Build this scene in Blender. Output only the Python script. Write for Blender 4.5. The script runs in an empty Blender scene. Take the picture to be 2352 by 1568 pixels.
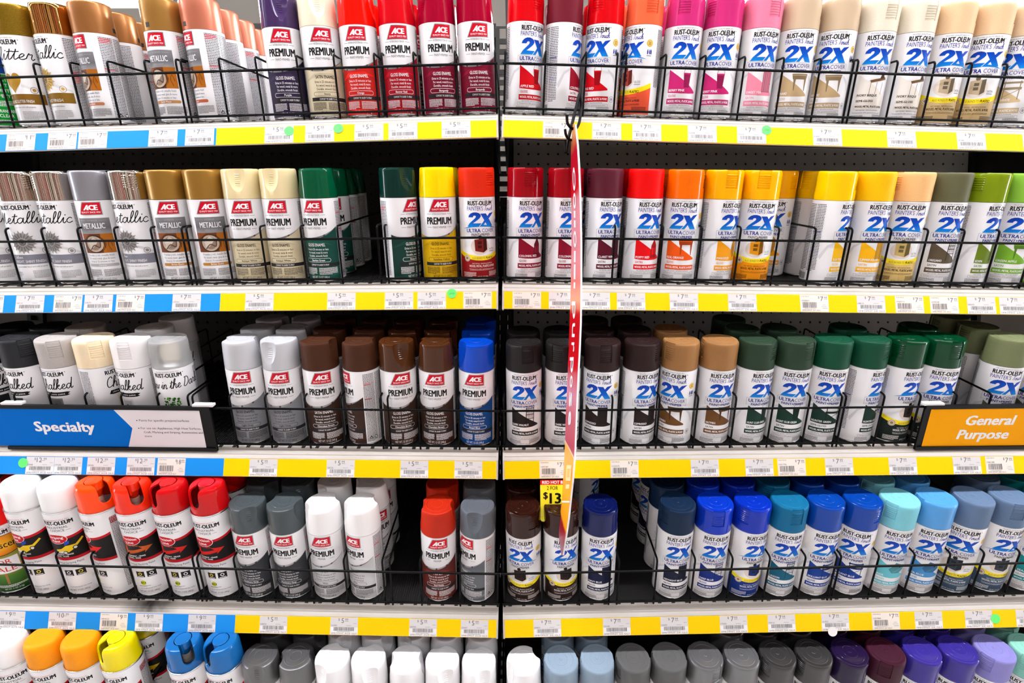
import bpy, bmesh, math, random
from math import sin, cos, pi, radians, atan2, sqrt
from mathutils import Matrix, Vector
from mathutils.geometry import tessellate_polygon

SC = bpy.context.scene
COL = SC.collection
# ------------------------------------------------------------------ camera, world, lights, exposure
CAM = Vector((0.021, 0.0, 1.35))
PITCH = radians(3.0)
FPX = 1215.0
cd = bpy.data.cameras.new('camera')
cam = bpy.data.objects.new('camera', cd); COL.objects.link(cam)
cam.location = CAM; cam.rotation_euler = (pi/2 - PITCH, 0, 0)
cd.sensor_width = 36.0; cd.sensor_fit = 'HORIZONTAL'; cd.lens = 36.0*FPX/2352.0
cd.clip_start = 0.02; cd.clip_end = 60
SC.camera = cam
w = bpy.data.worlds.new('store_air'); SC.world = w; w.use_nodes = True
w.node_tree.nodes['Background'].inputs[0].default_value = (1.0, 0.98, 1.0, 1)
w.node_tree.nodes['Background'].inputs[1].default_value = 0.08
vs = SC.view_settings
vs.view_transform = 'Standard'; vs.look = 'None'; vs.gamma = 1.0; vs.use_curve_mapping = False
vs.exposure = 0.08
LAMP = 50.0          # radiance of the ceiling lamp diffusers
CEIL = 2.95

# ------------------------------------------------------------------ materials
def lin(c):
    return tuple(((x/255)/12.92 if x/255 <= .04045 else ((x/255+.055)/1.055)**2.4) for x in c)
_M = {}
def M(name, rgb, rough=.4, metal=0.0, emit=0, spec=.5, coat=0.0, trans=0.0, alpha=1.0):
    if name in _M: return _M[name]
    m = bpy.data.materials.new(name); m.use_nodes = True
    b = m.node_tree.nodes['Principled BSDF']
    b.inputs['Base Color'].default_value = (*lin(rgb), 1)
    b.inputs['Roughness'].default_value = rough
    b.inputs['Metallic'].default_value = metal
    b.inputs['Specular IOR Level'].default_value = spec
    b.inputs['Coat Weight'].default_value = coat
    b.inputs['Coat Roughness'].default_value = .08
    b.inputs['Transmission Weight'].default_value = trans
    if emit:
        b.inputs['Emission Color'].default_value = (*lin(rgb), 1); b.inputs['Emission Strength'].default_value = emit
    _M[name] = m
    return m
def I(rgb):                       # printing ink on the glossy wrap
    return M('ink_%d_%d_%d' % rgb, rgb, .42, spec=.12)
def noise_mat(name, c1, c2, scale, rough=.5, metal=0.0, bump=0.0, stretch=(1, 1, 1)):
    if name in _M: return _M[name]
    m = M(name, c1, rough, metal, spec=.14); nt = m.node_tree; b = nt.nodes['Principled BSDF']
    tc = nt.nodes.new('ShaderNodeTexCoord'); mp = nt.nodes.new('ShaderNodeMapping'); mp.inputs['Scale'].default_value = stretch
    nz = nt.nodes.new('ShaderNodeTexNoise'); nz.inputs['Scale'].default_value = scale; nz.inputs['Detail'].default_value = 4
    rp = nt.nodes.new('ShaderNodeValToRGB')
    rp.color_ramp.elements[0].position = .35; rp.color_ramp.elements[1].position = .65
    rp.color_ramp.elements[0].color = (*lin(c1), 1); rp.color_ramp.elements[1].color = (*lin(c2), 1)
    nt.links.new(tc.outputs['Object'], mp.inputs[0]); nt.links.new(mp.outputs[0], nz.inputs[0])
    nt.links.new(nz.outputs[0], rp.inputs[0]); nt.links.new(rp.outputs[0], b.inputs['Base Color'])
    if bump:
        bp = nt.nodes.new('ShaderNodeBump'); bp.inputs['Strength'].default_value = bump; bp.inputs['Distance'].default_value = .001
        nt.links.new(nz.outputs[0], bp.inputs['Height']); nt.links.new(bp.outputs[0], b.inputs['Normal'])
    return m
def ramp_mat(name, stops, axis='Z', rough=.38):      # a printed colour run along an object axis
    if name in _M: return _M[name]
    m = M(name, (255, 255, 255), rough, spec=.12); nt = m.node_tree; b = nt.nodes['Principled BSDF']
    tc = nt.nodes.new('ShaderNodeTexCoord'); sp = nt.nodes.new('ShaderNodeSeparateXYZ')
    mr = nt.nodes.new('ShaderNodeMapRange'); mr.inputs[1].default_value = stops[0][0]; mr.inputs[2].default_value = stops[-1][0]
    rp = nt.nodes.new('ShaderNodeValToRGB'); cr = rp.color_ramp
    a, z = stops[0][0], stops[-1][0]
    while len(cr.elements) < len(stops): cr.elements.new(.5)
    for e, (p, c) in zip(cr.elements, stops):
        e.position = (p-a)/(z-a); e.color = (*lin(c), 1)
    nt.links.new(tc.outputs['Object'], sp.inputs[0]); nt.links.new(sp.outputs[axis], mr.inputs[0])
    nt.links.new(mr.outputs[0], rp.inputs[0]); nt.links.new(rp.outputs[0], b.inputs['Base Color'])
    return m

WHITE = (240, 240, 242); BLACK = (18, 18, 20)
INKW = I((245, 245, 246)); INKK = I(BLACK); INKG = I((95, 95, 100)); INKL = I((165, 165, 170))
RUSTBLUE = I((22, 42, 140)); ACERED = I((200, 12, 38)); SILVERINK = M('silver_foil_ink', (150, 148, 150), .3, .6)
TWOX = ramp_mat('ink_blue_fade', [(.092, (20, 150, 226)), (.105, (8, 92, 200)), (.122, (16, 50, 158))])
WRAP = M('white_can_wrap', WHITE, .34, coat=.35)
STEEL = M('bright_steel', (205, 205, 205), .25, 1.0)
WIRE = M('black_coated_wire', (5, 5, 6), .45, spec=.1)
LIPM = noise_mat('cream_plastic_lip', (186, 180, 172), (178, 172, 164), 9, .45)
DARKSTEEL = noise_mat('dark_grey_steel', (52, 51, 50), (46, 45, 44), 12, .5)
BLACKSTEEL = M('black_steel', (22, 22, 22), .5)
MAT = M('black_ribbed_rubber', (30, 29, 29), .55)
YEL = M('yellow_strip_paper', (240, 195, 0), .45, spec=.1)
BLU = M('blue_strip_paper', (26, 136, 218), .4, spec=.12)
TAGW = M('white_tag_paper', (226, 223, 221), .5, spec=.25)

# ------------------------------------------------------------------ objects
def link(name, me, parent=None, mat=None):
    o = bpy.data.objects.new(name, me); COL.objects.link(o)
    if parent is not None: o.parent = parent
    if mat is not None and me is not None: me.materials.append(mat)
    return o
def tag(o, label=None, cat=None, group=None, kind=None):
    if label:
        o['label'] = label
        n = len(label.split())
        if not 4 <= n <= 16: print('LABEL WORDS', n, label)
    if cat: o['category'] = cat
    if group: o['group'] = group
    if kind: o['kind'] = kind
    return o
def empty(name, mtx):
    o = bpy.data.objects.new(name, None); COL.objects.link(o); o.matrix_world = mtx; o.empty_display_size = .05
    return o
class MB:
    def __init__(s): s.v = []; s.f = []; s.m = []
    def add(s, vs, fs, m=0):
        b = len(s.v); s.v += [tuple(v) for v in vs]
        for f in fs: s.f.append([b+i for i in f]); s.m.append(m)
    def box(s, a, b, m=0, M4=None):
        x0, y0, z0 = a; x1, y1, z1 = b
        vs = [(x0,y0,z0),(x1,y0,z0),(x1,y1,z0),(x0,y1,z0),(x0,y0,z1),(x1,y0,z1),(x1,y1,z1),(x0,y1,z1)]
        if M4: vs = [M4 @ Vector(v) for v in vs]
        s.add(vs, [(0,3,2,1),(4,5,6,7),(0,1,5,4),(1,2,6,5),(2,3,7,6),(3,0,4,7)], m)
    def extrude(s, prof, x0, x1, m=0):            # closed (y,z) profile swept along x
        n = len(prof)
        vs = [(x0, y, z) for y, z in prof] + [(x1, y, z) for y, z in prof]
        fs = [(i, (i+1) % n, n+(i+1) % n, n+i) for i in range(n)]
        tr = tessellate_polygon([[Vector((y, z, 0)) for y, z in prof]])
        fs += [tuple(t) for t in tr] + [tuple(n+i for i in reversed(t)) for t in tr]
        s.add(vs, fs, m)
    def tube(s, pts, r, n=8, m=0):
        pts = [Vector(p) for p in pts]; vs = []; fs = []
        up = None
        for i, p in enumerate(pts):
            d = (pts[min(i+1, len(pts)-1)] - pts[max(i-1, 0)]).normalized()
            if up is None:
                up = Vector((0, 0, 1)) if abs(d.z) < .9 else Vector((0, 1, 0))
            a = d.cross(up).normalized(); up = a.cross(d).normalized()
            for k in range(n):
                t = 2*pi*k/n; vs.append(p + a*(r*cos(t)) + up*(r*sin(t)))
        for i in range(len(pts)-1):
            for k in range(n):
                fs.append((i*n+k, i*n+(k+1) % n, (i+1)*n+(k+1) % n, (i+1)*n+k))
        fs.append(tuple(range(n))); fs.append(tuple(len(vs)-1-k for k in range(n)))
        s.add(vs, fs, m)
    def lathe(s, prof, n=48, m=0):                # (r,z) pairs
        vs = [(r*cos(2*pi*k/n), r*sin(2*pi*k/n), z) for r, z in prof for k in range(n)]
        fs = [(i*n+k, i*n+(k+1) % n, (i+1)*n+(k+1) % n, (i+1)*n+k) for i in range(len(prof)-1) for k in range(n)]
        s.add(vs, fs, m)
    def mesh(s, name, mats=(), smooth=False, angle=35):
        me = bpy.data.meshes.new(name); me.from_pydata(s.v, [], s.f)
        for mt in mats: me.materials.append(mt)
        me.polygons.foreach_set('material_index', s.m)
        bm = bmesh.new(); bm.from_mesh(me); bmesh.ops.recalc_face_normals(bm, faces=bm.faces); bm.to_mesh(me); bm.free()
        if smooth:
            me.polygons.foreach_set('use_smooth', [True]*len(me.polygons)); me.set_sharp_from_angle(angle=radians(angle))
        me.update()
        return me
    def build(s, name, mat, parent=None, smooth=False, angle=35):
        mats = mat if isinstance(mat, (list, tuple)) else [mat]
        return link(name, s.mesh(name, mats, smooth, angle), parent)
def arc_pts(pts, r, seg=5):                       # round the corners of a polyline
    pts = [Vector(p) for p in pts]; out = [pts[0]]
    for i in range(1, len(pts)-1):
        a = (pts[i-1]-pts[i]); b = (pts[i+1]-pts[i]); q = min(r, a.length*.45, b.length*.45)
        p0 = pts[i]+a.normalized()*q; p1 = pts[i]+b.normalized()*q
        for k in range(seg+1):
            t = k/seg; out.append(p0*(1-t)**2 + pts[i]*2*t*(1-t) + p1*t*t)
    out.append(pts[-1]); return out

# ------------------------------------------------------------------ flat artwork (lettering, bars, shapes)
_T = {}
def glyphs(body, bold):
    k = (body, bold)
    if k in _T: return _T[k]
    c = bpy.data.curves.new('lettering', 'FONT'); c.body = body; c.resolution_u = 2; c.offset = bold
    o = bpy.data.objects.new('lettering', c); COL.objects.link(o)
    me = bpy.data.meshes.new_from_object(o.evaluated_get(bpy.context.evaluated_depsgraph_get()))
    s = 1/(.682+bold)
    v = [(p.co.x*s, p.co.y*s) for p in me.vertices]
    x0 = min([p[0] for p in v] or [0]); x1 = max([p[0] for p in v] or [1])
    polys = [[(v[i][0]-x0, v[i][1]) for i in p.vertices] for p in me.polygons]
    bpy.data.objects.remove(o); bpy.data.curves.remove(c); bpy.data.meshes.remove(me)
    _T[k] = (polys, x1-x0); return _T[k]
def clip(poly, a, b):
    for lim, sg in ((a, 1), (b, -1)):
        out = []
        for i in range(len(poly)):
            p, q = poly[i-1], poly[i]
            dp, dq = (p[0]-lim)*sg, (q[0]-lim)*sg
            if (dp >= 0) != (dq >= 0):
                t = dp/(dp-dq); out.append((lim, p[1]+(q[1]-p[1])*t))
            if dq >= 0: out.append(q)
        poly = out
        if len(poly) < 3: return None
    return poly
def two_x(A, y0, k):
    def P(pts): return [(x, y0+(y-95.5)*k) for x, y in pts]
    A.poly(P([(-24, 95.5), (-.5, 95.5), (2.5, 101.5), (-13.5, 101.5), (-5.5, 107.5), (-1.5, 111), (.5, 114.5), (-.2, 117.8), (-3, 120.3), (-8, 121.8), (-13, 121.5), (-17.5, 119.6), (-21, 116), (-22, 112.5), (-13.8, 112.5), (-13, 114.6), (-11, 115.9), (-8.8, 115.4), (-8.2, 113.6), (-9.4, 111.4), (-14, 107), (-20, 101.5)]), TWOX, 2)
    A.poly(P([(-.5, 119.3), (10, 119.3), (24, 95.5), (13, 95.5)]), TWOX, 2)
    A.poly(P([(17, 119.3), (27, 121.2), (7.5, 101.5), (3.5, 95.5), (-3.5, 95.5), (4, 103.5)]), TWOX, 2)
    A.line(P([(-2.6, 95.7), (4.4, 104.4)]), .8, INKW, 3)
class Art:
    """Artwork in millimetres: s along the surface, h up. wrap() lays it round a can, flat() on a plane."""
    def __init__(s): s.p = []; s.mats = []
    def mi(s, mat):
        if mat not in s.mats: s.mats.append(mat)
        return s.mats.index(mat)
    def conv(s, poly, mat, layer): s.p.append((poly, s.mi(mat), layer))
    def poly(s, pts, mat, layer=1):
        if len(pts) <= 4 and layer >= 0 and len(pts) == 3: s.conv(list(pts), mat, layer); return
        for t in tessellate_polygon([[Vector((x, y, 0)) for x, y in pts]]):
            s.conv([pts[i] for i in t], mat, layer)
    def rect(s, a, b, c, d, mat, layer=1): s.conv([(a, b), (c, b), (c, d), (a, d)], mat, layer)
    def disc(s, x, y, rx, mat, layer=1, ry=None, n=20):
        ry = ry or rx
        s.conv([(x+rx*cos(2*pi*k/n), y+ry*sin(2*pi*k/n)) for k in range(n)], mat, layer)
    def line(s, pts, wd, mat, layer=2, closed=False):
        if closed: pts = list(pts)+[pts[0]]
        base = layer
        for q, ((x0, y0), (x1, y1)) in enumerate(zip(pts, pts[1:])):
            layer = base+.12*(q % 3)
            L = sqrt((x1-x0)**2+(y1-y0)**2) or 1; nx, ny = -(y1-y0)/L*wd/2, (x1-x0)/L*wd/2
            ex, ey = (x1-x0)/L*wd*.25, (y1-y0)/L*wd*.25
            s.conv([(x0+nx-ex, y0+ny-ey), (x0-nx-ex, y0-ny-ey), (x1-nx+ex, y1-ny+ey), (x1+nx+ex, y1+ny+ey)], mat, layer)
    def text(s, body, x, y, cap, mat, layer=2, width=None, bold=0.0, shear=0.0, al='c', rot=0):
        polys, w0 = glyphs(body, 0.0)
        if bold:
            bx, by = bold*cap*1.15, bold*cap*.5
            if width: width -= 2*bx
            x += bx if al == 'l' else -bx if al == 'r' else 0
            sh = [(-bx, -by), (bx, -by), (-bx, by), (bx, by)]+([(0, -by), (0, by)] if bold > .04 else [])
            for q, (dx, dy) in enumerate(sh): s.text(body, x+dx, y+by+dy, cap-2*by, mat, layer+.13*q, width, 0.0, shear, al, rot)
            return
        sx = cap if width is None else width/w0
        W = w0*sx; off = {'c': -W/2, 'l': 0, 'r': -W}[al]
        for p in polys:
            q = [(a*sx+off+b*cap*shear, b*cap) for a, b in p]
            if rot: q = [(a*cos(rot)-b*sin(rot), a*sin(rot)+b*cos(rot)) for a, b in q]
            s.conv([(x+a, y+b) for a, b in q], mat, layer)
        return W
    def greek(s, x0, y0, x1, y1, mat, n, seed=0, layer=2, wd=2.2):
        rnd = random.Random(seed); dy = (y1-y0)/n
        for i in range(n):
            x = x0; y = y0+i*dy
            end = x1 if i else x0+(x1-x0)*.7
            while x < end-.5:
                L = min(rnd.uniform(.35, 1)*wd*1.6, end-x); s.rect(x, y+dy*.22, x+L, y+dy*.74, mat, layer); x += L+.45
    def script(s, body, x, y, xh, width, mat, layer=2, wd=.9, rise=0.0):
        strokes = []; cx = 0
        for ch in body:
            if ch == ' ': cx += .55; continue
            pts, adv = SCRIPT[ch]
            strokes.append([(cx+px, py) for px, py in smooth(pts)])
            if ch == 'i': strokes.append([(cx+.42, 1.42), (cx+.5, 1.5)])
            if ch == 't': strokes.append([(cx+.05, 1.25), (cx+.7, 1.35)])
            cx += adv
        k = width/cx
        for st in strokes:
            s.line([(x-width/2+(px+.18*py)*k, y+py*xh+rise*(px/cx)) for px, py in st], wd, mat, layer)
    def _cells(s, step):
        for poly, m, layer in s.p:
            a = min(p[0] for p in poly); b = max(p[0] for p in poly)
            if b-a <= step*1.15: yield poly, m, layer
            else:
                n = int(math.ceil((b-a)/step))
                for i in range(n):
                    q = clip(poly, a+(b-a)*i/n, a+(b-a)*(i+1)/n)
                    if q: yield q, m, layer
    def wrap(s, name, r, h0, h1, base):
        s.mats.insert(0, base); n = 96
        v = []; f = []; mi = []; nor = []
        for z in (h0, h1):
            for k in range(n):
                t = 2*pi*k/n; v.append((r*cos(t), r*sin(t), z/1000)); nor.append((cos(t), sin(t), 0))
        for k in range(n): f.append((k, (k+1) % n, n+(k+1) % n, n+k)); mi.append(0)
        R = r*1000
        for poly, m, layer in s._cells(2.6):
            b = len(v); rr = r+.00005+.00007*layer
            if sum(poly[i-1][0]*poly[i][1]-poly[i][0]*poly[i-1][1] for i in range(len(poly))) < 0: poly = poly[::-1]
            for a, h in poly:
                t = a/R; v.append((rr*sin(t), -rr*cos(t), h/1000)); nor.append((sin(t), -cos(t), 0))
            f.append(tuple(range(b, b+len(poly)))); mi.append(m+1)
        me = bpy.data.meshes.new(name); me.from_pydata(v, [], f)
        for mt in s.mats: me.materials.append(mt)
        me.polygons.foreach_set('material_index', mi)
        me.polygons.foreach_set('use_smooth', [True]*len(f))
        me.normals_split_custom_set_from_vertices(nor)
        return me
    def flat(s, name, base=None, eps=.00012):
        v = []; f = []; mi = []
        for poly, m, layer in s.p:
            b = len(v)
            ar = sum(poly[i-1][0]*poly[i][1]-poly[i][0]*poly[i-1][1] for i in range(len(poly)))
            if ar < 0: poly = poly[::-1]
            v += [(x/1000, y/1000, layer*eps) for x, y in poly]; f.append(tuple(range(b, b+len(poly)))); mi.append(m)
        me = bpy.data.meshes.new(name); me.from_pydata(v, [], f)
        for mt in s.mats: me.materials.append(mt)
        me.polygons.foreach_set('material_index', mi)
        return me
def smooth(p, k=4):
    out = []
    for i in range(len(p)-1):
        p0 = p[max(i-1, 0)]; p1 = p[i]; p2 = p[i+1]; p3 = p[min(i+2, len(p)-1)]
        for j in range(k):
            t = j/k
            out.append(tuple(.5*(2*p1[c]+(p2[c]-p0[c])*t+(2*p0[c]-5*p1[c]+4*p2[c]-p3[c])*t*t+(3*p1[c]-p0[c]-3*p2[c]+p3[c])*t**3) for c in (0, 1)))
    out.append(p[-1]); return out
SCRIPT = {
 'a': ([(.75,.78),(.45,1),(.12,.7),(.1,.3),(.35,0),(.65,.3),(.8,.98),(.78,.3),(.95,0),(1.12,.25)],1.08),
 'c': ([(.7,.8),(.45,1),(.12,.6),(.15,.2),(.45,0),(.82,.25)],.82),
 'd': ([(.75,.78),(.45,1),(.12,.7),(.1,.3),(.35,0),(.65,.35),(.85,1.3),(.92,2.1),(.8,.3),(.95,0),(1.15,.25)],1.12),
 'e': ([(0,.25),(.4,.45),(.6,.8),(.4,1),(.15,.6),(.2,.15),(.5,0),(.85,.25)],.82),
 'h': ([(0,.2),(.4,1.3),(.5,2),(.35,2.1),(.2,1.4),(.1,0),(.15,.4),(.5,1),(.7,.8),(.65,.25),(.8,0),(1,.25)],.98),
 'i': ([(0,.25),(.3,1),(.25,.25),(.4,0),(.6,.25)],.6),
 'k': ([(0,.2),(.4,1.4),(.45,2.05),(.3,2.0),(.15,1),(.1,0),(.2,.5),(.55,.95),(.6,.7),(.25,.5),(.55,.1),(.75,0),(.95,.25)],.92),
 'l': ([(0,.2),(.4,1.3),(.48,2),(.33,2.1),(.18,1.4),(.15,.3),(.3,0),(.55,.25)],.55),
 'n': ([(0,.2),(.15,1),(.12,0),(.2,.6),(.5,1),(.65,.8),(.6,.25),(.75,0),(.95,.25)],.95),
 'o': ([(.55,.95),(.25,.9),(.1,.45),(.3,0),(.6,.15),(.7,.6),(.5,.95),(.65,.8),(.95,.85)],.9),
 'r': ([(0,.2),(.2,1.1),(.3,.9),(.55,.95),(.5,.3),(.65,0),(.85,.25)],.82),
 't': ([(0,.2),(.35,1.2),(.4,1.7),(.28,.6),(.3,.1),(.45,0),(.7,.25)],.65),
 'v': ([(0,.85),(.2,.95),(.3,.2),(.4,0),(.7,.6),(.7,.95),(.9,.85)],.85),
 'w': ([(0,.8),(.15,.95),(.2,.3),(.35,0),(.6,.4),(.65,.95),(.68,.3),(.8,0),(1.05,.4),(1.1,.95),(1.3,.85)],1.25),
 'u': ([(0,.8),(.15,.95),(.15,.3),(.35,0),(.65,.4),(.72,.95),(.7,.3),(.85,0),(1.0,.25)],1.0),
 'M': ([(0,0),(.25,.3),(.42,2),(.58,.3),(.98,2),(1.02,.3),(1.2,0),(1.45,.25)],1.42),
 'G': ([(1.0,1.7),(.7,2.1),(.2,1.6),(.1,.8),(.4,.2),(.8,.5),(.95,1),(.9,0),(.5,-.6),(.3,-.3),(1.2,.3)],1.22),
 'C': ([(.95,1.7),(.7,2.1),(.25,1.7),(.08,.8),(.3,.1),(.7,.1),(1.1,.4)],1.05),
 'D': ([(.35,2),(.3,1),(.15,.1),(.6,0),(1.1,.6),(1.1,1.5),(.7,2),(.1,1.9)],1.3),
 'S': ([(.9,1.7),(.6,2.1),(.3,1.7),(.6,1.1),(.8,.6),(.5,0),(.1,.3)],1.0),
 'T': ([(.1,1.9),(1.2,2.05),(.7,2.0),(.5,.8),(.35,0)],.95),
}
def mul(c, k): return tuple(max(0, min(255, int(x*k))) for x in c)

# ------------------------------------------------------------------ the can wraps
R0 = .0325
def rust_head(A, y0=0, red=False):
    A.text('-TRUSTED QUALITY SINCE 1921-', 0, 142.2+y0, 1.9, I((190, 30, 40)) if red else INKG, width=40)
    A.text('RUST-OLEUM', 0, 133+y0, 7.6, INKK, width=45.5, bold=.04)
    A.disc(25.3, 140+y0, .8, INKG, 2, n=8)
def painters(A):
    A.text("PAINTER'S", -24, 124.3, 7.0, RUSTBLUE, width=28.5, al='l')
    A.script('Touch', 15.5, 124.3, 3.9, 17.5, RUSTBLUE, wd=.75)
def seal(A):
    g = I((212, 168, 50)); A.disc(37, 118, 5.6, g, 1); A.disc(37, 118, 4.2, I((240, 205, 110)), 2)
    for i in range(3): A.rect(34.5, 115.4+i*2, 39.5, 116.3+i*2, I((120, 90, 20)), 3)
    for i, x in enumerate((33.2, 37.2, 39.7)):
        A.rect(x, 101, x+1.9, 107, RUSTBLUE, 2); A.rect(x+.5, 107, x+1.4, 108.6, RUSTBLUE, 2)
    A.rect(35.5, 103.6, 36.7, 104.5, RUSTBLUE, 2); A.rect(33, 98, 41, 98.9, INKG, 2)
def sides(A, lo=22):
    A.greek(-64, lo, -48, 141, INKG, 44, 3); A.greek(-84, lo, -66, 141, INKG, 44, 5)
    A.greek(52, lo, 68, 141, INKG, 44, 4); A.greek(72, lo, 92, 141, INKG, 44, 7)
    for i in range(16):
        A.rect(-84+i*1.25, 6, -84+i*1.25+(.4, .8, .55)[i % 3], 18, INKK, 2)
    for y in (58, 92): A.rect(-64, y, -50, y+.9, I((80, 90, 190)), 3)
def fine(A, c, lo=5):
    A.greek(-30, lo, -7, lo+8.5, c, 5, 11, wd=1.5); A.greek(9, lo+2, 32, lo+10, c, 5, 12, wd=1.5)
    A.text('NET WT. 12 OZ. (340g)', 2, lo+.4, 2.5, c, width=19)
def icon(A, kind, c, c2):
    d = I(c2); m = I(c)
    if kind == 'bucket':
        A.poly([(1, 73), (14, 73), (12.5, 50), (3, 50)], d, 2); A.line([(1, 73), (3, 80), (8, 82), (13, 80), (14, 73)], .6, INKG, 3)
        A.rect(1, 71, 14, 73.5, m, 3)
    elif kind == 'house':
        A.poly([(4, 44), (18, 44), (17, 66), (11, 78), (5, 66)], d, 2)
        for x in (6.5, 11.5): A.rect(x, 50, x+3.6, 62, m, 3)
        A.line([(9, 79), (13, 79)], 1, d, 3)
    elif kind == 'door':
        A.rect(2, 46, 20, 79, d, 2)
        for i in range(4): A.rect(4+i*4, 48, 4.6+i*4, 77, m, 3)
        A.disc(18, 60, .9, INKK, 3, n=8)
    elif kind == 'table':
        A.poly([(-4, 77), (24, 77), (22, 68), (-2, 68)], d, 2)
        for x in (-1, 18): A.poly([(x, 68), (x+4, 68), (x+3, 50), (x+1.6, 50)], d, 2)
        A.rect(-3, 74, 23, 75, m, 3)
    elif kind == 'corn':
        A.disc(10, 62, 6, d, 2, ry=15)
        for j in range(12):
            for i in range(4): A.disc(6.5+i*2.3+(j % 2)*.8, 50+j*2.1, .75, m, 3, n=6)
    elif kind == 'chair':
        for x in (3, 17): A.line([(x, 46), (x+1, 79)], 1.5, d, 2)
        for y in (58, 66, 72, 78): A.line([(3, y), (18, y)], 1.3, d, 2)
        for x in (7, 10.5, 14): A.line([(x, 60), (x, 78)], .9, d, 2)
    elif kind == 'bench':
        A.rect(-2, 62, 24, 66, d, 2); A.rect(-2, 72, 24, 75, d, 2)
        for x in (0, 21): A.line([(x, 46), (x, 76)], 1.4, d, 2)
        A.line([(0, 50), (21, 62)], .9, d, 2)
    elif kind == 'fish':
        A.poly([(-6, 60), (4, 76), (18, 70), (24, 60), (14, 52), (0, 52)], d, 2); A.disc(14, 65, 1.6, INKK, 3, n=10)
        A.line([(2, 54), (20, 66)], .8, m, 3)
    else:
        A.poly([(0, 46), (18, 46), (20, 74), (9, 80), (-1, 74)], d, 2)
        for i in range(3): A.rect(2, 52+i*7, 17, 53+i*7, m, 3)
def art_R(ink, name, fin, ic):
    A = Art(); c = I(ink); dk = mul(ink, .72)
    rust_head(A); painters(A)
    two_x(A, 95.5, 1)
    A.line([(-28, 80), (-28, 94.2), (28, 94.2), (28, 80)], .45, INKL, 1)
    A.text('ULTRA', -25, 86.3, 6.2, RUSTBLUE, width=25.5, bold=.03, al='l'); A.text('COVER', 1.2, 86.3, 6.2, RUSTBLUE, width=24.5, al='l')
    A.text('PAINT+PRIMER', 0, 79.6, 4.4, RUSTBLUE, width=40, bold=.03)
    A.line([(-28, 81.5), (-22, 81.5)], .4, INKL); A.line([(22, 81.5), (28, 81.5)], .4, INKL)
    grey = I((216, 216, 220))
    A.poly([(-44, 44), (-34, 66), (-24, 73), (-24, 77), (-36, 70), (-47, 50)], grey, 0)
    A.poly([(44, 44), (36, 62), (26, 73), (26, 76), (38, 68), (47, 50)], grey, 0)
    A.poly([(-24, 42), (-24, 79), (27, 44.5), (27, 42), (14, 40.6), (0, 40.4), (-12, 41)], c, 1)
    icon(A, ic, ink, dk)
    A.text(name, -22.3, 43.5, 3.9, INKW, 4, width=min(34, 2.75*len(name)), bold=.02, al='l')
    A.text(fin, -22.3, 34.8, 3.7, c, 2, width=2.6*len(fin), bold=.02, al='l')
    A.rect(-25, 23.5, 29, 32.2, c, 1)
    A.text('WOOD, METAL, PLASTIC & MORE', -23, 26, 3.7, INKW, 3, width=50, bold=.025, al='l')
    A.text('FAST DRYING - INDOOR & OUTDOOR', 0, 20.6, 1.9, INKG, width=38)
    A.line([(-27, 15.2), (29, 15.2), (29, 19.6), (-27, 19.6)], .3, INKG, closed=True)
    A.text('*Compared to other general purpose paints', 0, 16.5, 2.1, INKG, width=50, shear=.15)
    A.line([(36+4.6*cos(k*pi/8), 28+4.6*sin(k*pi/8)) for k in range(16)], .5, INKG, closed=True); A.disc(36, 28, 2.4, INKL, 2)
    fine(A, INKG); seal(A); sides(A)
    return A.wrap('label', R0, 4.5, 146.6, WRAP)
def art_V(ink):                    # white wrap with a painted table top and black lettering
    A = Art(); c = I(ink)
    rust_head(A); painters(A)
    two_x(A, 95.5, 1)
    A.line([(-28, 80), (-28, 94.2), (28, 94.2), (28, 80)], .45, INKL, 1)
    A.text('ULTRA', -25, 86.3, 6.2, RUSTBLUE, width=25.5, bold=.03, al='l'); A.text('COVER', 1.2, 86.3, 6.2, RUSTBLUE, width=24.5, al='l')
    A.text('PAINT+PRIMER', 0, 79.6, 4.4, RUSTBLUE, width=40, bold=.03)
    A.poly([(-24, 22), (-24, 79), (27, 44.5), (29, 22)], I((232, 226, 216)), 1)
    A.poly([(-6, 70), (22, 76), (24, 72), (-4, 66)], I((120, 90, 60)), 2); A.poly([(10, 72), (20, 74), (18, 79), (12, 79)], I((70, 45, 30)), 3)
    for x in (-4, 6, 17): A.line([(x, 67), (x-.5, 48)], .7, I((90, 70, 55)), 2)
    A.text('IVORY BISQUE', -22, 44, 3.6, INKK, 3, width=32, bold=.03, al='l'); A.text('SEMI-GLOSS', -22, 35, 3.5, INKK, 3, width=27, bold=.03, al='l')
    A.text('WOOD, METAL, PLASTIC & MORE', -22, 26, 3.2, INKK, 3, width=48, bold=.03, al='l')
    A.text('FAST DRYING - INDOOR & OUTDOOR', 0, 20.6, 1.9, INKG, width=38)
    A.text('*Compared to other general purpose paints', 0, 16.5, 2.1, INKG, width=50, shear=.15)
    fine(A, INKG); seal(A); sides(A)
    return A.wrap('label', R0, 4.5, 146.6, WRAP)
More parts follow.
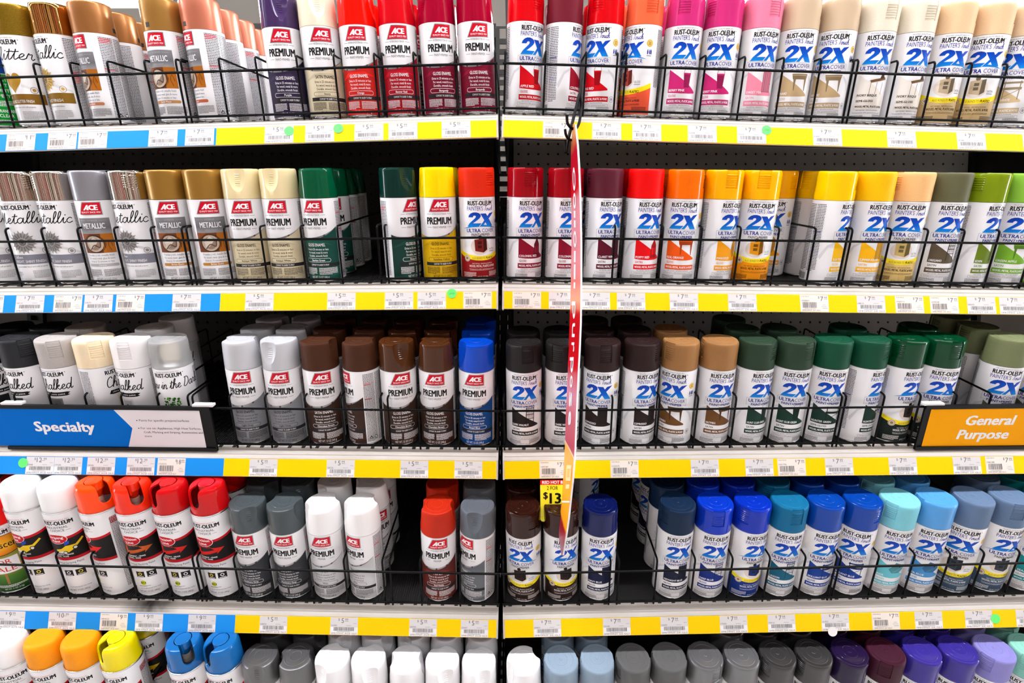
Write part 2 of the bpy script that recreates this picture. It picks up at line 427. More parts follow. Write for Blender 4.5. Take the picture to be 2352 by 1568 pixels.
def art_B(low, txt, pic, fin):
    A = Art(); c = I(low); t = I(txt)
    rust_head(A); painters(A)
    two_x(A, 97, .93)
    up = [(-32, 93.6), (-24, 96), (-16, 98.6), (0, 100.2), (16, 98.6), (24, 96), (34, 93)]
    dn = [(-34, 93), (-24, 94.4), (-16, 95.6), (0, 96.6), (16, 95.6), (24, 94.4), (34, 93)]
    for i in range(6): A.conv([up[i], up[i+1], dn[i+1], dn[i]], TWOX, 1)
    A.text('ULTRA', -26, 86.8, 6.4, RUSTBLUE, width=25.5, bold=.03, al='l'); A.text('COVER', 2, 86.8, 6.4, RUSTBLUE, width=24.5, al='l')
    A.text('PAINT+PRIMER', 0, 80.3, 4.6, INKK, width=34, bold=.01)
    p = I(pic); dk = I(mul(pic, .55))
    A.disc(-2, 62, 17, I((225, 212, 200)), 1, ry=15)
    A.poly([(-12, 74), (10, 77), (11, 56), (4, 51), (-11, 54)], p, 2); A.poly([(4, 75), (10, 77), (11, 56), (4, 51)], dk, 3)
    for y in (59, 66): A.rect(-6, y, 1, y+5, dk, 3)
    A.disc(-2, 78, 3.5, dk, 2, n=10)
    A.text(fin, 15, 55.5, 3.4, INKG, 3, width=11, al='l'); A.rect(15, 52.4, 26, 53.8, INKL, 3)
    n = 20
    def cu(s): return 37+.0055*s*s
    for i in range(n):
        a = -46+92*i/n; b = -46+92*(i+1)/n
        A.conv([(a, 4.6), (b, 4.6), (b, cu(b)+1), (a, cu(a)+1)], c, 1)
        A.conv([(a, cu(a)), (b, cu(b)), (b, cu(b)+8), (a, cu(a)+8)], I((250, 226, 20)), 2)
    A.text('ALSO BONDS TO', -17, 39.4, 3.7, INKG, 3, width=24, al='l'); A.text('PLASTIC!', 8.5, 39.6, 3.9, INKK, 3, width=16, bold=.03, al='l')
    A.disc(-27, 41, 6, I((226, 214, 190)), 3)
    A.line([(-27+4.8*cos(k*pi/8), 41+4.8*sin(k*pi/8)) for k in range(16)], .6, I((120, 90, 60)), 4, closed=True); A.disc(-27, 41, 2.6, I((150, 120, 90)), 4)
    A.text('FAST DRYING - INDOOR & OUTDOOR', 2, 30.5, 2.1, t, 3, width=38)
    A.text('WOOD, METAL, PLASTIC & MORE', 2, 25, 3.9, t, 3, width=50, bold=.02)
    A.text('*Compared to other general purpose paints', 2, 20.5, 2.1, t, 3, width=50)
    A.line([(-22, 19.4), (27, 19.4)], .3, t, 3)
    A.greek(-36, 7, -10, 16, t, 5, 21, 3, 1.5); A.greek(14, 8, 40, 17, t, 5, 22, 3, 1.5); A.text('NET WT. 12 OZ. (340g)', 2, 6.5, 2.6, t, 3, width=19)
    seal(A); sides(A, 50)
    return A.wrap('label', R0, 4.5, 146.6, WRAP)
def ace_logo(A):
    A.poly([(-18.6, 122.2), (-8.4, 144.2), (19.4, 144.2), (19.4, 122.2)], SILVERINK, 1)
    A.poly([(-16.6, 123.5), (-7.6, 142.9), (18.1, 142.9), (18.1, 123.5)], ACERED, 2)
    A.text('CE', 7.4, 130.6, 8.6, INKW, 3, width=13.4, bold=.075); A.poly([(-8.6, 130.6), (-1.6, 139.4), (.6, 139.4), (.6, 130.6), (-2.6, 130.6), (-2.6, 132.4), (-4.2, 132.4), (-5.4, 130.6)], INKW, 3); A.poly([(-2.9, 133.9), (-1.9, 133.9), (-1.9, 135.8)], ACERED, 4)
    A.text('QUALITY SINCE 1924', 2, 125.6, 2.7, INKW, 3, width=29, bold=.01)
def art_P(low, name, fin, dark=False, sub='PAINT+PRIMER'):
    A = Art(); c = I(low); t = INKK if dark else INKW
    ace_logo(A)
    A.text('INTERIOR/EXTERIOR', 0, 117.6, 2.9, INKG, width=25)
    for a, b in ((-22, -14), (14, 22)): A.line([(a, 119), (b, 119)], .5, INKG); A.line([(a, 96.3), (b, 96.3)], .5, INKG)
    A.text('PREMIUM', 0, 101.2, 12.2, INKK, width=46, bold=.034)
    A.text(sub, 0, 94.4, 3.7, INKG, width=24 if len(sub) > 8 else 14)
    def cu(s): return 77+.0078*(s+12)**2
    n = 26
    for i in range(n):
        a = -42+82*i/n; b = -42+82*(i+1)/n
        A.conv([(a, 4.6), (b, 4.6), (b, cu(b)), (a, cu(a))], c, 1)
        wa, wb = [max(.2, 2.4*sin(pi*(x+42)/82)) for x in (a, b)]
        A.conv([(a, cu(a)-wa*.4), (b, cu(b)-wb*.4), (b, cu(b)+wb), (a, cu(a)+wa)], SILVERINK if i % 6 else I((70, 66, 70)), 2)
    soft = I(mul(low, 1.25) if not dark else mul(low, .93))
    A.poly([(-42, 60), (-20, 72), (10, 74), (30, 66), (10, 70), (-20, 66)], soft, 2)
    A.poly([(-42, 8), (-15, 14), (20, 12), (40, 20), (40, 14), (10, 6), (-42, 5)], soft, 2)
    A.text(fin, 0, 64.6, 5.2, t, 3, width=2.75*len(fin), bold=.01)
    for y, b, wd in ((57.6, 'Dries in 25 minutes or less', 40), (51.8, 'For wood, metal & more', 36), (46, 'Durable, smooth finish', 35)):
        A.text(b, 1, y, 3.6, t, 3, width=wd)
    pr, px = 3.3, 20
    out = [(px+pr*cos(a), 39.8+pr*sin(a)) for a in [(-90+18*k)*pi/180 for k in range(11)]] + [(-px+pr*cos(a), 39.8+pr*sin(a)) for a in [(90+18*k)*pi/180 for k in range(11)]]
    A.line(out, .5, t, 3, closed=True); A.text(name, 1, 38.2, 3.2, t, 3, width=2.0*len(name), bold=.02)
    A.rect(-29, 28.5, 40, 34.6, I((40, 38, 40)), 3); A.text('COMFORT TIP, EASIER TO SPRAY', 3, 30, 3.0, INKW, 4, width=33)
    A.greek(-28, 13.5, -3, 26.5, t, 7, 31, 3, 1.5); A.greek(1, 13.5, 34, 26.5, t, 7, 32, 3, 1.5)
    A.text('NET WT. 12 OZ (340 g)', 1, 7, 4.2, t, 3, width=33)
    A.greek(42, 8, 62, 142, INKG, 52, 8); A.greek(64, 8, 84, 142, INKG, 52, 9); A.greek(-66, 8, -48, 142, INKG, 52, 10); A.greek(-90, 8, -70, 142, INKG, 52, 14)
    A.greek(43, 120, 60, 124, I((210, 50, 60)), 2, 4, 3); A.greek(43, 92, 60, 95, I((210, 50, 60)), 1, 4, 3); A.greek(-65, 126, -49, 132, I((210, 50, 60)), 2, 4, 3)
    A.line([(46, 14), (49, 19), (52, 14)], 1, INKK, 3, closed=True); A.disc(58, 16, 3, INKG, 3); A.disc(58, 16, 2, INKW, 4)
    return A.wrap('label', R0, 4.5, 146.6, WRAP)
def art_M(pill, name, lidc):
    A = Art(); ace_logo(A)
    gp = ramp_mat('ink_grey_metal_run', [(.09, (150, 150, 152)), (.1, (105, 105, 108)), (.117, (128, 128, 130))])
    A.rect(-25, 90, 27, 117, gp, 1)
    A.text('INTERIOR', 1, 111.5, 2.9, INKL, 2, width=16); A.text('METALLIC', 1, 99, 9.2, I((235, 235, 238)), 2, width=35, bold=.02); A.text('SPRAY PAINT', 1, 93, 3, INKL, 2, width=20)
    for a, b in ((-20, -9), (11, 22)): A.line([(a, 112.8), (b, 112.8)], .4, INKL, 2)
    A.rect(-25, 56, 27, 90, I((112, 62, 34)), 1); A.rect(8, 56, 27, 90, I((176, 104, 30)), 2)
    A.poly([(-25, 90), (-25, 78), (-8, 90)], I((150, 84, 40)), 2)
    A.disc(-3, 72, 17, I((70, 44, 30)), 2, ry=16); A.disc(-4, 72, 14, I((196, 178, 160)), 3, ry=14)
    A.disc(-4, 72, 10, I((150, 128, 112)), 4, ry=11); A.poly([(-14, 74), (-4, 84), (4, 78), (-6, 66), (-12, 64)], I((216, 204, 190)), 5)
    A.line(smooth([(-12, 62), (-4, 70), (4, 66), (6, 78)]), 1.6, I((90, 70, 60)), 6); A.line(smooth([(20, 60), (17, 70), (20, 78), (23, 68)]), .9, I((110, 60, 20)), 3)
    for y, b, wd in ((50.5, 'Provides a rich, metallic finish', 42), (45, 'For wood, metal, glass & more', 42), (39.5, 'Dries in 15 minutes or less', 38)):
        A.text(b, 1, y, 3.3, INKG, 3, width=wd)
    A.rect(-22, 31.8, 24, 37, I(pill), 1); A.disc(-22, 34.4, 2.6, I(pill), 1); A.disc(24, 34.4, 2.6, I(pill), 1); A.text(name, 1, 33.2, 2.8, INKW, 3, width=2*len(name), bold=.02)
    A.greek(-28, 14, -3, 27, INKG, 7, 31, 3, 1.5); A.greek(1, 14, 34, 27, INKG, 7, 32, 3, 1.5)
    A.text('NET WT. 11.5 OZ (326g)', 1, 7, 4.0, INKG, 3, width=33)
    A.greek(38, 8, 60, 142, INKG, 52, 8); A.greek(62, 8, 84, 142, INKG, 52, 9); A.greek(-66, 8, -46, 142, INKG, 52, 10)
    A.greek(39, 132, 58, 140, I((215, 40, 55)), 3, 4, 3); A.greek(39, 88, 58, 92, I((215, 40, 55)), 2, 4, 3)
    A.line([(44, 14), (47, 19), (50, 14)], 1, INKK, 3, closed=True); A.disc(57, 16, 3, INKG, 3); A.disc(57, 16, 2, INKW, 4)
    return A.wrap('label', R0, 4.5, 146.6, WRAP)
def art_C(word, band, flower, bandtext, heart=False):
    A = Art(); rust_head(A, -1)
    A.script(word, 4.5, 109, 9.2, 74, INKK, wd=1.4)
    f1, f2 = I(flower), I(mul(flower, .72))
    if heart:
        hp = [(16*sin(t)**3*.95, 74+(13*cos(t)-5*cos(2*t)-2*cos(3*t)-cos(4*t))*1.15) for t in [k*pi/16 for k in range(32)]]
        A.poly(hp, f1, 2)
    else:
        for k in range(34):
            t = 2*pi*k/34; L = 21 if k % 2 else 17.5; wv = .13
            A.conv([(5*cos(t), 76+5*sin(t)), (L*.75*cos(t-wv), 76+L*.75*sin(t-wv)), (L*cos(t), 76+L*sin(t)), (L*.75*cos(t+wv), 76+L*.75*sin(t+wv))], f1 if k % 2 else f2, 2+k % 2)
        A.disc(0, 76, 6, I(mul(flower, .9)), 4); A.line([(4.6*cos(k*pi/8), 76+4.6*sin(k*pi/8)) for k in range(16)], .8, I(mul(flower, .45)), 5, closed=True)
        A.disc(0, 76, 2.4, I(mul(flower, .45)), 5)
    A.poly([(14, 70), (44, 58), (44, 54), (12, 66)], I((222, 220, 222)), 0)
    A.rect(-44, 37, 44, 54, I(band), 1)
    A.script('Silver' if band[2] > 80 else 'Tint' if False else 'Silver', -14, 47.6, 2.4, 16, INKW, wd=.5) if band[2] > 80 else A.text('Gold', -16, 47.6, 3.2, INKW, width=9, shear=.2)
    A.text(bandtext, 2, 39.5, 4.8, INKW, 3, width=48)
    A.text('great on indoor decor and craft projects', 2, 31.5, 2.2, INKK, 3, width=48)
    A.line([(30+5*cos(k*pi/8), 60+5*sin(k*pi/8)) for k in range(16)], .7, f2, 3, closed=True); A.disc(30, 60, 2.6, f1, 3)
    A.greek(-30, 15, -14, 24, INKL, 4, 31, 3, 1.5); A.greek(4, 12, 36, 26, INKL, 6, 32, 3, 1.5)
    A.text('NET WT. 11 OZ. (312g)', -14, 8, 3.0, INKL, 3, width=24)
    A.greek(46, 8, 62, 142, INKG, 52, 8); A.greek(-66, 8, -48, 142, INKG, 52, 10); A.greek(48, 70, 60, 90, I((215, 60, 70)), 8, 4, 3)
    return A.wrap('label', R0, 4.5, 146.6, WRAP)
def art_K(pic):
    A = Art(); rust_head(A, -1)
    A.script('Chalked', 3, 107.5, 9.2, 56, INKK, wd=1.4)
    A.poly([(-23, 95), (-20, 101.5), (22, 102), (26, 100.5), (22, 98), (25, 96), (20, 94.5), (-18, 94)], INKK, 2)
    A.text('ultra matte paint', 0, 96.8, 2.9, INKW, 3, width=36, bold=.01)
    A.rect(-12, 64, 12, 90, I(pic), 2); A.rect(-9, 67, 9, 87, I(mul(pic, .85)), 3); A.disc(0, 78, 1.6, INKK, 4)
    A.rect(-44, 37, 44, 50, I(pic), 1); fine(A, INKG); A.greek(-66, 8, -47, 142, INKG, 52, 10); A.greek(47, 8, 64, 142, INKG, 52, 9)
    return A.wrap('label', R0, 4.5, 146.6, WRAP)
def art_G():
    A = Art(); rust_head(A, -1)
    A.script('Glow in the Dark', 3, 109, 8.4, 98, INKK, wd=1.3, rise=4)
    g = I((60, 130, 40)); rnd = random.Random(4)
    for k in range(46):
        x, y = rnd.uniform(-13, 13), rnd.uniform(76, 93); A.disc(x, y, rnd.uniform(1, 2.6), I((40, 105, 30)) if k % 3 else I((110, 170, 60)), 2+k % 3, n=7)
    A.poly([(-9, 76), (9, 76), (7, 60), (-7, 60)], I((140, 190, 70)), 2)
    A.rect(-44, 37, 44, 52, I((120, 190, 80)), 1); fine(A, INKG); A.greek(-66, 8, -47, 142, INKG, 52, 10); A.greek(47, 8, 64, 142, INKG, 52, 9)
    return A.wrap('label', R0, 4.5, 146.6, WRAP)
def art_S(kind, arrow):
    A = Art(); red = I((198, 18, 32)); blk = I((26, 24, 24))
    A.text('-TRUSTED QUALITY SINCE 1921-', 0, 169, 1.9, red, width=40); A.text('RUST-OLEUM', 0, 159.5, 8, INKK, width=50, bold=.045)
    A.text('INDUSTRIAL', -2, 152, 4.4, INKG, width=36, bold=.01); A.text('CHOICE', -2, 145.5, 4.4, INKG, width=24, bold=.01); A.line([(12, 147.5), (19, 147.5)], .5, INKG)
    def cu(s): return 128+.004*s*s
    for i in range(22):
        a = -44+88*i/22; b = -44+88*(i+1)/22
        A.conv([(a, 82), (b, 82), (b, cu(b)+5), (a, cu(a)+5)], red, 0); A.conv([(a, 88), (b, 88), (b, cu(b)), (a, cu(a))], blk, 1)
    A.disc(-9, 129, 19, INKW, 2, ry=10.4, n=28); A.disc(-9, 129, 18.2, red, 3, ry=9.6, n=28)
    a, b = ('Striping', 'Paint') if kind == 'stripe' else ('Athletic', 'Field') if kind == 'field' else ('Precision', 'Line')
    A.text(a, -9, 130, 5.2, INKW, 4, width=27, bold=.03); A.text(b, -9, 122.5, 5.2, INKW, 4, width=15, bold=.03)
    if kind == 'line':
        c = I(arrow); A.poly([(-20, 98), (14, 106), (12, 101), (26, 113), (4, 116), (10, 111), (-18, 106)], c, 2); A.rect(-22, 96, -17, 116, c, 2)
        A.text('SOLVENT-BASE', -9, 116.5, 2.6, c, 4, width=26, bold=.02)
    else:
        y = I((235, 196, 20)); A.poly([(-14, 98), (4, 98), (20, 108), (20, 114), (4, 114), (-4, 108), (-14, 106)], y, 2)
        A.rect(-14, 98, 0, 103, I((225, 215, 200)), 3)
        for x, yy in ((1, 99), (17, 107)): A.disc(x, yy, 4, INKK, 3); A.disc(x, yy, 2.6, I((220, 220, 215)), 4)
        A.poly([(2, 114), (10, 118), (11, 124), (4, 123)], I((30, 70, 170)), 4); A.poly([(16, 112), (30, 124), (32, 121), (18, 108)], y, 2)
    A.text('- PAVEMENT - GRASS', -5, 93.6, 2.9, INKW, 3, width=34, bold=.03); A.text('- GRAVEL - MORE', -9, 89.4, 2.9, INKW, 3, width=26, bold=.03)
    A.text('Inverted Striping Paint' if kind != 'line' else 'Inverted Marking Paint', 0, 74, 4.2, INKK, 2, width=46); A.text('Pintura de Marcar', 2, 68.5, 2.6, INKG, 2, width=26)
    for x in (-13, 6):
        A.rect(x, 46, x+15, 59, blk, 1); A.disc(x+7.5, 53.5, 3.4, I((230, 210, 60)) if (x > 0) != (kind == 'line') else INKW, 2); A.disc(x+7.5, 53.5, 2, blk, 3)
        A.rect(x+2, 47.2, x+13, 48.4, INKW, 2)
    if kind == 'line': A.disc(-4, 33, 5, I((190, 200, 30)), 1, ry=5.4); A.text('811', -4, 31, 4, INKK, 2, width=8, bold=.04); A.greek(-13, 24, 8, 27, INKG, 2, 3)
    A.text('for Professional Use Only', 6, 19, 2.2, INKK, 2, width=34); A.text('NET WT. 17 OZ. (482g)', 2, 11, 3.2, INKG, 2, width=34)
    A.greek(47, 14, 64, 168, INKG, 58, 8); A.greek(48, 156, 64, 170, red, 5, 9, 3); A.greek(-66, 14, -48, 168, INKG, 58, 10)
    return A.wrap('label', R0, 4.5, 182, WRAP)
def art_F():
    A = Art(); rust_head(A, -3)
    g = ramp_mat('ink_green_field', [(.004, (20, 70, 20)), (.04, (70, 120, 40)), (.06, (190, 150, 60)), (.1, (110, 160, 70))])
    o = ramp_mat('ink_orange_glow', [(.085, (235, 120, 20)), (.105, (250, 190, 40)), (.127, (245, 140, 20))])
    A.rect(-48, 4.6, 48, 96, g, 0)
    def lo(s): return 86+.006*s*s
    for i in range(22):
        a = -46+92*i/22; b = -46+92*(i+1)/22
        A.conv([(a, lo(a)-1.2), (b, lo(b)-1.2), (b, 127), (a, 127)], INKK, 1); A.conv([(a, lo(a)), (b, lo(b)), (b, 126), (a, 126)], o, 2)
    A.text('Fluorescent', 2, 101, 13, INKK, 3, width=66, bold=.01)
    A.poly([(-22, 46), (24, 46), (24, 80), (-22, 80)], INKW, 2); A.text('FOR', 0, 66, 10, I((205, 50, 40)), 3, width=28, bold=.01); A.text('SALE', 0, 50, 10, I((205, 50, 40)), 3, width=36, bold=.01)
    A.rect(-2, 22, 2, 46, I((150, 110, 60)), 2); A.text('NET WT. 11 OZ. (312g)', 4, 9, 3, INKW, 3, width=28); A.greek(-30, 14, 30, 20, INKW, 3, 6, 3)
    A.greek(50, 8, 66, 142, INKG, 52, 8)
    return A.wrap('label', R0, 4.5, 146.6, WRAP)
def art_N():
    A = Art(); A.rect(-50, 90, 50, 146, I((20, 70, 150)), 0); A.rect(-50, 4.6, 50, 90, I((18, 150, 50)), 0); A.line([(-50, 90), (50, 90)], 1, INKW, 1)
    for b, y, wd in (('REFLECTS', 78, 34), ('NIGHT', 69, 24), ('VISIBILITY', 60, 38), ('SAFETY', 51, 26), ('SEMI-TRANSPARENT', 26, 44), ('CLEAR', 18, 20)): A.text(b, 10, y, 5, INKW, 2, width=wd, bold=.01)
    A.greek(-20, 36, 30, 46, INKW, 4, 6); A.greek(-20, 8, 30, 14, INKW, 3, 6)
    A.text('NIGHT GLOW', 0, 120, 9, INKW, 2, width=60, bold=.02)
    return A.wrap('label', R0, 4.5, 146.6, WRAP)

# ------------------------------------------------------------------ caps
def cap_grid(angs, rows, fn, top, extra=None):
    """angs: angles; rows: [(r,z)] wall profile; fn(theta,r,z)->r; top: ring radii inside the rim."""
    mb = MB(); n = len(angs); vs = []; fs = []
    rim = rows[-1]
    allr = list(rows) + [(r, z) for r, z in top]
    for r, z in allr:
        for t in angs:
            rr, zz = fn(t, r, z); vs.append((rr*sin(t), -rr*cos(t), zz))
    for i in range(len(allr)-1):
        for k in range(n): fs.append((i*n+k, i*n+(k+1) % n, (i+1)*n+(k+1) % n, (i+1)*n+k))
    vs.append((0, 0, allr[-1][1])); c = len(vs)-1
    for k in range(n): fs.append(((len(allr)-1)*n+k, (len(allr)-1)*n+(k+1) % n, c))
    mb.add(vs, fs); return mb
def carve(base, cutters, name):                   # base minus cutters, as a clean mesh
    o = bpy.data.objects.new('blank', base.mesh('blank')); COL.objects.link(o); cs = []
    for c in cutters:
        q = bpy.data.objects.new('cutter', c.mesh('cutter')); COL.objects.link(q); cs.append(q)
        md = o.modifiers.new('cut', 'BOOLEAN'); md.operation = 'DIFFERENCE'; md.solver = 'EXACT'; md.object = q
    me = bpy.data.meshes.new_from_object(o.evaluated_get(bpy.context.evaluated_depsgraph_get())); me.name = name
    for q in cs+[o]: bpy.data.objects.remove(q)
    me.materials.clear(); me.polygons.foreach_set('use_smooth', [True]*len(me.polygons)); me.set_sharp_from_angle(angle=radians(26))
    return me
def join(me, mb):
    bm = bmesh.new(); bm.from_mesh(me); vs = [bm.verts.new(v) for v in mb.v]
    for f in mb.f: bm.faces.new([vs[i] for i in f])
    bm.to_mesh(me); bm.free(); return me
def make_caps():
    caps = {}
    # ridged squeeze cap: two opposite thumb pads let into the wall
    hw = .33; base = [2*pi*k/72 for k in range(72)]
    angs = [t for t in base if all(abs(((t-c+pi) % (2*pi))-pi) > hw+.03 for c in (0, pi))]
    for c in (0, pi): angs += [(c+d) % (2*pi) for d in (-hw-.02, -hw-.004, -hw+.004, -.2, -.1, 0, .1, .2, hw-.004, hw+.004, hw+.02)]
    angs.sort()
    rows = [(.0312, .0), (.0323, .0006), (.0323, .004), (.0321, .016), (.0321, .0172), (.0321, .0176)]
    z = .0205
    for i in range(6): rows += [(.0320, z), (.0320, z+.0006), (.0320, z+.0012), (.0320, z+.0018)]; z += .0038
    rows += [(.0318, .0445), (.0314, .0468), (.0306, .0482), (.0295, .0489)]
    def fR(t, r, z):
        d = min(abs(((t-c+pi) % (2*pi))-pi) for c in (0, pi))
        if d < hw and z > .0174 and r > .022:
            q = r-.0016 if r > .0305 else min(r, .0304)
            if .02 < z < .0445:
                k = int((z-.0205)/.0038+.01); f = (z-.0205)-k*.0038
                if .0004 < f < .0014 and d < hw-.06: q += .0009
            return q, z
        return r, z
    top = [(.0275, .0490), (.0268, .0487), (.0235, .0487), (.0230, .0490), (.0222, .0490), (.0217, .0487), (.013, .0487), (.0126, .049), (.0118, .049), (.0114, .0487), (.003, .0487), (.002, .0493)]
    caps['R'] = cap_grid(angs, rows, fR, top).mesh('cap', (), True, 28)
    # scooped cap: two opposite rounded thumb scoops, cut with slanted cylinders
    def solid(prof, n): m = MB(); m.lathe(prof, n); return m
    rows = [(0, 0), (.0312, .0), (.0323, .0006), (.0323, .003), (.0319, .016), (.0314, .034), (.0311, .0445), (.0307, .0474), (.0298, .0490), (.0285, .0497), (.0262, .0499), (.0212, .0499), (.0207, .0502), (.0194, .0502), (.0189, .0499), (.0113, .0499), (.0109, .0502), (.0100, .0502), (.0095, .0499), (.0, .0499)]
    RHO = .024
    def inner(z):                                  # distance of the scoop floor from the can axis
        t = (z-.0125)/.0375
        return .0317-(.0088*(1-(1-min(t, 1.0))**2) if t > 0 else .0088*2*t)
    cut = []; zs = [.004, .008]+[.0125+.0375*k/12 for k in range(13)]+[.06]
    for c in (0, pi):
        m = MB(); n = 120; vs = []; Q = Matrix.Rotation(c, 4, 'Z')
        for z in zs:
            for k in range(n): vs.append((RHO*cos(2*pi*k/n), RHO*sin(2*pi*k/n)-inner(z)-RHO, z))
        N = len(zs)
        m.add([Q @ Vector(v) for v in vs], [(a*n+k, a*n+(k+1) % n, (a+1)*n+(k+1) % n, (a+1)*n+k) for a in range(N-1) for k in range(n)]+[tuple(range(n))[::-1], tuple(range((N-1)*n, N*n))]); cut.append((m, Q))
    me = carve(solid(rows, 144), [c for c, q in cut], 'cap')
    rb = MB()
    for _, Q in cut:
        for i in range(6):
            z = .0225+i*.0036; hw = .0044-.0003*abs(i-2)
            for q in range(5):
                vs = []
                for dz, lift in ((0, 0), (.0004, .0006), (.0011, 0)):
                    for a in (pi/2-hw/RHO+2*hw/RHO*q/5, pi/2-hw/RHO+2*hw/RHO*(q+1)/5):
                        r_ = RHO-lift; vs.append(Q @ Vector((r_*cos(a), r_*sin(a)-inner(z+dz)-RHO, z+dz)))
                rb.add(vs, [(0, 1, 3, 2), (2, 3, 5, 4)])
    caps['P'] = join(me, rb)
    # plain tapered cap
    angs = [2*pi*k/64 for k in range(64)]
    rows = [(.0300, 0), (.0310, .0006), (.0308, .01), (.0300, .036), (.0292, .042), (.0278, .0462), (.0255, .0488), (.0225, .0499)]
    caps['S'] = cap_grid(angs, rows, lambda t, r, z: (r, z), [(.018, .0503), (.01, .0505)]).mesh('cap', (), True, 40)
    # marking cap: a hollow tapered shell, a U slot in front opens onto a round spray button
    sh = [(.0302, 0), (.0312, .0006), (.0311, .004), (.0304, .022), (.0297, .038), (.0290, .0430), (.0278, .0466), (.0260, .0488), (.0236, .0497), (.0200, .0500), (.0146, .0500), (.0146, .0472), (.0225, .0470), (.0250, .0450), (.0268, .040), (.0276, .020), (.0284, 0), (.0302, 0)]
    m = MB(); m.lathe(sh, 128)
    k_ = MB(); n = 24; w_ = .0098; zb = .0265
    pr = [(w_, .07), (-w_, .07)]+[(-w_*cos(pi*t/n), zb-.0115*sin(pi*t/n)) for t in range(n+1)]
    a = [(x, -.045, z) for x, z in pr]; b = [(x, -.004, z) for x, z in pr]; N = len(pr)
    k_.add(a+b, [(t, (t+1) % N, N+(t+1) % N, N+t) for t in range(N)]+[tuple(range(N))[::-1], tuple(range(N, 2*N))])
    caps['T'] = carve(m, [k_], 'cap')
    return caps
CAPS = make_caps()
def body_mesh(h, rim):
    mb = MB()
    mb.lathe([(0, .0035), (.024, .003), (.029, .0012), (.0312, .0), (.0322, .0012), (.0322, .0035), (.0316, .0045)], 64, 0)
    mb.lathe([(.0316, .0045), (.0323, .0052), (.0323, h-.0008), (.0312, h)], 64, 1)
    if rim: mb.lathe([(.0323, h-.0015), (.0331, h-.0004), (.0333, h+.0008), (.0329, h+.002), (.0319, h+.0022), (.0312, h+.001), (.0308, h)], 64, 0)
    else: mb.lathe([(.0312, h), (.028, h+.004), (.015, h+.01)], 64, 0)
    return mb.mesh('can_body', [STEEL, WRAP], True, 40)
BODY = {147: body_mesh(.1468, False), 183: body_mesh(.183, True)}
nz = MB(); nz.lathe([(0, 0), (.012, 0), (.013, .006), (.0115, .014), (.0135, .017), (.0135, .02), (.012, .032), (.009, .034), (0, .034)], 32)
NOZZLE = nz.mesh('nozzle', [M('cream_nozzle', (238, 228, 205), .4)], True)
bt = MB(); bt.lathe([(.006, .018), (.0105, .0345), (.0130, .0350), (.0132, .0500), (.0122, .0508), (0, .0511)], 48); bt.box((-.0045, -.0138, .028), (.0045, -.004, .0505))
BUTTON = bt.mesh('spray_button', [None], True, 35)
CLEAR = M('cloudy_clear_plastic', (246, 247, 247), .36, trans=.72)
CLEAR.node_tree.nodes['Principled BSDF'].inputs['IOR'].default_value = 1.25

# ------------------------------------------------------------------ can varieties
def capmat(rgb, fin):
    k = 'cap_%s_%d_%d_%d' % ((fin,)+tuple(rgb)); g = 0 if fin in ('chrome', 'clear') else .3
    rgb = tuple(int(c*(max(rgb)/255)**g) for c in rgb)
    if fin == 'chrome': return M(k, rgb, .06, 1.0)
    if fin == 'metal': return M(k, rgb, .34, .5, spec=.4, coat=.15)
    if fin == 'glitter': return noise_mat(k, rgb, mul(rgb, .72), 1500, .35, .6)
    if fin == 'satin' and min(rgb) > 225: return M(k, rgb, .42)
    if fin == 'satin': return noise_mat(k, rgb, mul(rgb, .96), 900, .46, 0, .03)
    return M(k, rgb, .14, spec=.24)
V = {}
def kind(key, design, cap, fin, desc, *a, cap_type=None):
    V[key] = dict(d=design, cap=cap, fin=fin, desc=desc, a=a, ct=cap_type or {'R': 'R', 'V': 'R', 'B': 'R', 'C': 'R', 'K': 'R', 'G': 'G', 'F': 'R', 'N': 'R', 'P': 'P', 'M': 'S0', 'S': 'S'}[design], h=183 if design == 'S' else 147)
W_ = (245, 245, 245)
# top shelf
kind('night', 'N', (30, 150, 60), 'gloss', 'green-wrapped')
kind('glit_g', 'C', (176, 140, 40), 'glitter', 'gold-glitter capped', 'Glitter', (128, 92, 30), (176, 132, 44), 'SPARKLING GLITTER FINISH', True)
kind('chr_g', 'C', (226, 170, 100), 'chrome', 'mirror-gold capped', 'Metallic', (128, 96, 30), (200, 164, 84), 'BRILLIANT FINISH')
kind('m_rose', 'M', (178, 118, 62), 'metal', 'bronze-gold capped', (196, 128, 92), 'Rose Gold', 0)
kind('m_gold', 'M', (184, 134, 62), 'metal', 'gold capped', (190, 140, 90), 'Gold Plate', 0)
kind('m_copper', 'M', (214, 128, 100), 'metal', 'copper-pink capped', (196, 104, 70), 'Copper', 0)
kind('purple', 'P', (84, 58, 112), 'gloss', 'purple capped', (46, 38, 62), 'Purple', 'GLOSS ENAMEL')
kind('ivory', 'P', (244, 226, 200), 'satin', 'ivory capped', (214, 202, 172), 'Ivory', 'SATIN ENAMEL', True)
kind('orange', 'P', (250, 16, 4), 'gloss', 'bright orange-red capped', (196, 36, 30), 'Orange', 'GLOSS ENAMEL')
kind('banner', 'P', (216, 10, 26), 'gloss', 'bright red capped', (160, 16, 32), 'Banner Red', 'GLOSS ENAMEL')
kind('burg', 'P', (176, 4, 46), 'gloss', 'burgundy capped', (112, 14, 40), 'Burgundy', 'GLOSS ENAMEL')
kind('apple', 'R', (222, 6, 18), 'gloss', 'apple-red capped', (205, 8, 24), 'APPLE RED', 'GLOSS', 'bucket')
kind('colsat', 'R', (138, 34, 54), 'satin', 'dull dark-red capped', (150, 16, 38), 'COLONIAL RED', 'SATIN', 'door')
kind('coral', 'B', (242, 104, 66), 'gloss', 'coral capped', (238, 92, 60), (60, 30, 30), (190, 70, 60), 'GLOSS')
